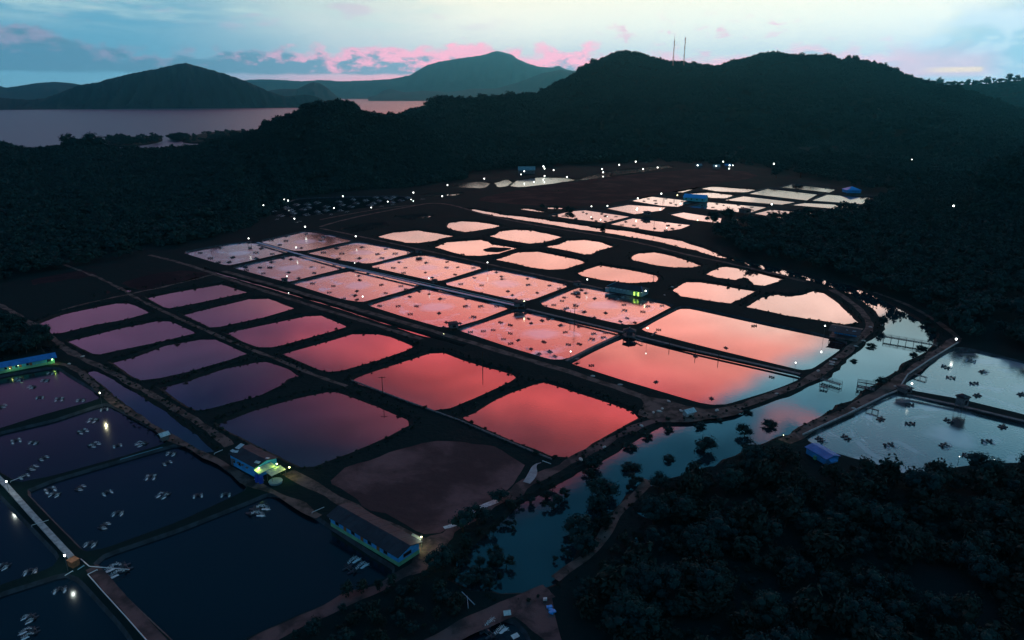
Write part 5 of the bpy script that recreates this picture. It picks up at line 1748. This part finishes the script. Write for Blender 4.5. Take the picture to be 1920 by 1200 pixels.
def mast(px, top_py, dist, label, kind):
    d = ray(px, 118)
    hor = math.hypot(d.x, d.y)
    x, y = d.x / hor * dist, d.y / hor * dist
    dt = ray(px, top_py)
    zt = H + dt.z / math.hypot(dt.x, dt.y) * dist
    zb = H + ray(px, 121).z / hor * dist - 4
    h = zt - zb
    r = empty('radio_mast', (x, y, zb))
    tag(r, label, 'mast', 'radio masts on the ridge')
    w0, w1 = (4.4, 1.6) if kind == 0 else (3.6, 1.6)
    bays = 14
    top_h = h * (.80 if kind == 0 else .97)
    cols = (M['mast_red'], M['mast_white'])
    for seg in range(7):
        mb = MB()
        for b_ in range(seg * 2, seg * 2 + 2):
            z0, z1 = top_h * b_ / bays, top_h * (b_ + 1) / bays
            a0 = w0 + (w1 - w0) * b_ / bays
            a1 = w0 + (w1 - w0) * (b_ + 1) / bays
            c0 = [Vector((sx * a0 / 2, sy * a0 / 2, z0)) for sx, sy in ((-1, -1), (1, -1), (1, 1), (-1, 1))]
            c1 = [Vector((sx * a1 / 2, sy * a1 / 2, z1)) for sx, sy in ((-1, -1), (1, -1), (1, 1), (-1, 1))]
            for k in range(4):
                mb.tube(c0[k], c1[k], .30, n=4)
                mb.tube(c0[k], c1[(k + 1) % 4], .17, n=4)
                mb.tube(c0[(k + 1) % 4], c1[k], .17, n=4)
                mb.tube(c1[k], c1[(k + 1) % 4], .17, n=4)
        mb.build('lattice_section', [cols[seg % 2]], r)
    mb = MB()
    if kind == 0:
        mb.tube((0, 0, top_h), (0, 0, h), .75, .25, 6)
    for k in range(5):
        a = k * 1.26
        mb.box((1.6 * math.cos(a), 1.6 * math.sin(a), top_h - 2 - k * 1.5), (.8, .8, 4.5), rz=a)
    mb.tube((1.5, -1.5, top_h * .82), (2.6, -2.6, top_h * .82), 1.8, 1.8, 12)
    mb.build('antennas', [M['steel']], r)
    mb = MB(); mb.tube((0, 0, h - .6), (0, 0, h + .7), .7, n=8); mb.build('beacon', [M['steel']], r)


mast(1262, 64, 2780, 'left and taller of two red and white lattice masts on the ridge', 0)
mast(1282, 69, 2780, 'right of two red and white lattice masts on the ridge', 1)

# ---------------------------------------------------------------- single trees
tree_trunks, tree_crowns = [], []
for i in range(5):
    t_ = MB()
    rr = random.Random(90 + i)
    top_ = Vector((rr.uniform(-.05, .05), rr.uniform(-.05, .05), .45))
    t_.tube((0, 0, -.06), top_, .040, .024, 7)
    for k in range(6):
        a = k * 1.05 + rr.random()
        t_.tube(top_ * rr.uniform(.75, 1.0), (math.cos(a) * rr.uniform(.2, .36), math.sin(a) * rr.uniform(.2, .36), rr.uniform(.55, .85)), .018, .005, 5)
    tree_trunks.append(t_.me('trunk', [M['bark']]))
    tree_crowns.append(crown_mesh('crown', 120 + i, 16, 40, .045, spread=(.40, .40, .27), zc=.66, trunk=False))


def tree(loc, h, label, i, group=None, cat='tree', nm='tree', squash=1.0, wide=1.0):
    r = empty(nm, loc, i * 1.3)
    r.scale = (h * wide, h * wide, h * squash)
    tag(r, label, cat, group)
    link('trunk', tree_trunks[i % 5], r)
    link('crown', tree_crowns[(i * 3) % 5], r)
    return r


ri = 0
for rg_, lst, desc in ((rA, [(873, 16), (902, 30), (924, 17), (942, 18), (1012, 20), (1043, 16), (1300, 24), (1450, 22), (1503, 20), (1558, 24), (1590, 32), (1603, 30), (1650, 22), (1706, 26), (1742, 26)], 'the big right ridge'),
                       (rB, [(128, 26), (146, 18), (176, 26), (186, 22), (498, 12), (524, 11), (575, 12), (600, 13), (618, 12), (632, 13), (650, 14), (660, 13), (703, 9), (752, 8)], 'the low left ridge'),
                       (rC, [(1762, 44), (1850, 40), (1892, 40), (1815, 30)], 'the far teal hill at right')):
    for k, (px, h) in enumerate(lst):
        p = rg_.at(px, 1.0)
        tree(p - Vector((0, 0, h * .12)), h, f"dark tree on the skyline of {desc}, {ORD[k]} from left", ri, 'trees on the skyline of ' + desc)
        ri += 1
RB = [(1652, 613, 5.5, 'round dark bush on the bank tip at the river bend'), (1440, 806, 4.5, 'ragged tree at the edge of the woods by the river'), (1395, 824, 5.0, 'leaning tree in the river left of the woods edge'),
      (1320, 856, 6.5, 'broad bush spreading over the near river bank'), (1343, 792, 3.0, 'lone shrub standing in the river below the bare bank'), (1252, 812, 3.2, 'shrub in the lilac part of the river, rightmost of three'),
      (1212, 826, 3.2, 'shrub in the lilac part of the river, middle of three'), (1182, 846, 3.6, 'shrub in the lilac part of the river, leftmost of three'), (1310, 806, 3.6, 'low shrub reaching from the bare bank into the river'),
      (1401, 779, 2.6, 'small shrub in the river near the far bank'), (1252, 868, 3.5, 'small bush in the river before the woods'), (1112, 886, 5.0, 'shadowy bush at the lilac river shore'),
      (1633, 654, 3.4, 'dark shrub hanging over the river left of the footbridge'), (1600, 681, 2.4, 'floating dark shrub in the pale river'), (1727, 659, 3.6, 'shrub on the right bank below the footbridge'),
      (1712, 670, 3.0, 'small shrub on the right bank near the road'), (1745, 628, 4.4, 'dark bush on the right bank above the footbridge'), (1735, 614, 4.4, 'upper dark bush on the right bank'),
      (1652, 722, 4.0, 'dark bush beside the bamboo pen'), (1128, 945, 7.5, 'tall dark tree on the lagoon shore by the dirt path'), (1120, 965, 6.5, 'second dark tree on the lagoon shore'),
      (1083, 1025, 8.0, 'big dark tree between lagoon and path near the bottom'), (1097, 1045, 6.0, 'smaller dark tree beside the big one near the bottom'), (868, 1000, 6.0, 'dark tree left of the lagoon by the bare earth'),
      (895, 985, 5.5, 'dark tree at the lagoon head'), (830, 1065, 5.5, 'dark tree below the long house on the bare earth'), (815, 1075, 5.0, 'lower dark tree below the long house'),
      (936, 940, 4.5, 'dark bush between the mud pond and the lagoon'), (955, 958, 4.0, 'dark bush at the lagoon edge right of the mud pond'), (1182, 888, 4.5, 'dark bush at the dirt path above the lagoon'),
      (1235, 925, 6.0, 'dark tree where the dirt path enters the woods'), (1335, 425, 12, 'leftmost dark tree in front of the orange far pond'), (1362, 421, 13, 'dark tree right of the orange far pond'),
      (1072, 403, 7, 'dark palm-like tree in the bright canal, right of two'), (1066, 401, 7, 'dark tree in the bright canal, left of two'), (1130, 432, 5, 'dark shrub over the bright canal'),
      (1043, 396, 5, 'low shrub in the bright canal'), (1016, 393, 5, 'leftmost low shrub in the bright canal'), (1455, 335, 15, 'round dark tree behind the far mud flat'), (1500, 334, 16, 'dark tree left before the far right pools'),
      (1690, 345, 18, 'round dark tree left of the far right pools'), (1720, 347, 16, 'dark tree in front of the far right pools'), (1815, 342, 18, 'large round tree in front of the far right pools'), (1775, 343, 15, 'narrow dark tree between the far right pools')]
for k, (x, y, h, lab) in enumerate(RB):
    bushy = h < 5
    wet_ = in_water(*G(x, y).to_2d())
    tree(G(x, y, -.3 if not wet_ else ZW - .3 * h), h, lab, k, None, 'bush' if ('shrub' in lab or 'bush' in lab) else 'tree', 'bush' if ('shrub' in lab or 'bush' in lab) else 'tree', .72 if bushy else 1.0, 1.25 if bushy else 1.05)

# ---------------------------------------------------------------- sacks, boards, floats
SK = [(1653, 610, 'by the tree at the river bend'), (1619, 639, 'upper of two right of the boathouse'), (1605, 649, 'lower of two right of the boathouse'), (1632, 613, 'behind the boathouse'),
      (1565, 673, 'top of the four on the curved dike'), (1558, 678, 'left of the four on the curved dike'), (1563, 679, 'right of the four on the curved dike'), (1559, 683, 'bottom of the four on the curved dike'),
      (1534, 695, 'at the corner of the calm ponds'), (1457, 738, 'on the dike below the coral pond'), (1344, 769, 'on the bare bank under the coral pond'), (1163, 721, 'on the long near dike, right one'),
      (1111, 705, 'on the long near dike, left one'), (1236, 771, 'left in the litter on the bare bank'), (1225, 773, 'far left in the litter on the bare bank'), (1242, 766, 'top in the litter on the bare bank'),
      (1277, 770, 'right in the litter on the bare bank'), (1254, 752, 'above the litter on the bare bank'), (1203, 798, 'on the track at the red pond corner'), (1133, 838, 'on the track along the red pond, upper'),
      (1089, 861, 'on the track along the red pond, lower'), (1679, 724, 'on the road at the grey-blue ponds'), (1601, 766, 'on the road beside the lower grey-blue pond'), (1138, 551, 'in front of the long dark shed'),
      (130, 682, 'right of the long left shed'), (155, 668, 'at the left track junction'), (1246, 553, 'behind the dike right of the long shed'), (1260, 538, 'on the earth behind the long shed')]
sack_me = []
for i in range(3):
    bm = bmesh.new()
    bmesh.ops.create_icosphere(bm, subdivisions=2, radius=1)
    for v in bm.verts:
        n_ = noise.noise(v.co * 1.3 + Vector((i * 5, 0, 0)))
        v.co = Vector((v.co.x * .75, v.co.y * .45, max(-.1, v.co.z * .28))) * (1 + .35 * n_)
    me = bpy.data.meshes.new('feed_sack'); bm.to_mesh(me); bm.free(); me.materials.append(M['sack']); sack_me.append(me)
for k, (x, y, d_) in enumerate(SK):
    o = link('feed_sack', sack_me[k % 3])
    o.location = G(x, y, .08)
    o.rotation_euler = (0, 0, rnd.uniform(0, 3))
    k_ = rnd.uniform(1.0, 1.4)
    o.scale = (k_, k_, k_)
    tag(o, 'pale sack ' + d_, 'sack', 'pale sacks lying on the dikes')


def sign(px, py, label, m, w=1.4, h=.9, tilt=50, z=.9, rz=.2):
    r = empty('panel_board', G(px, py), rz)
    tag(r, label, 'board')
    mb = MB()
    for x in (-w * .35, w * .35): mb.tube((x, 0, 0), (x, 0, z), .05)
    mb.build('legs', [M['steel']], r)
    mb = MB(); mb.box((0, 0, 0), (w, h, .06)); o = mb.build('board', [M[m]], r, (0, 0, z)); o.rotation_euler = (R(tilt), 0, 0)


sign(951, 1156, 'small white board beside the red road at the bottom', 'white_plastic', 1.5, 1.0, 40)
sign(966, 1193, 'pale striped float box in the teal pond at the bottom edge', 'white_plastic', 1.5, 1.0, 12, .1, .6)
mb = MB()
for k in range(6): mb.box((rnd.uniform(-.6, .6), rnd.uniform(-1, 1), .15 + .1 * (k % 2)), (.8, .6, .3), rz=k * .7)
o = mb.build('blue_tarp_heap', [M['roof_bright']]); o.location = G(1034, 1145); tag(o, 'small heap of bright blue sheets at the dark ditch near the bottom', 'tarp')
mb = MB(); mb.box((0, 0, .2), (.8, .6, .4)); mb.box((.1, 0, .45), (.6, .5, .1)); o = mb.build('white_crate', [M['white_plastic']]); o.location = G(1022, 1125); tag(o, 'small white crate above the bright blue sheets near the bottom', 'crate')
# plastic sheet along the mud pond
o = ribbon('plastic_sheet', [(832, 990), (850, 984), (870, 972), (893, 956), (915, 944), (930, 938)], 1.6, .10, 'pale', rag=.9, kind=None, step=1.2)
tag(o, 'crumpled pale plastic sheet along the edge of the brown mud pond', 'sheet')
o = ribbon('plastic_sheet', [(985, 905), (1000, 890), (1003, 872), (1015, 868)], 1.8, .10, 'roof_grey', rag=.9, kind=None, step=1.2)
tag(o, 'crumpled grey sheet at the sluice below the red pond', 'sheet')
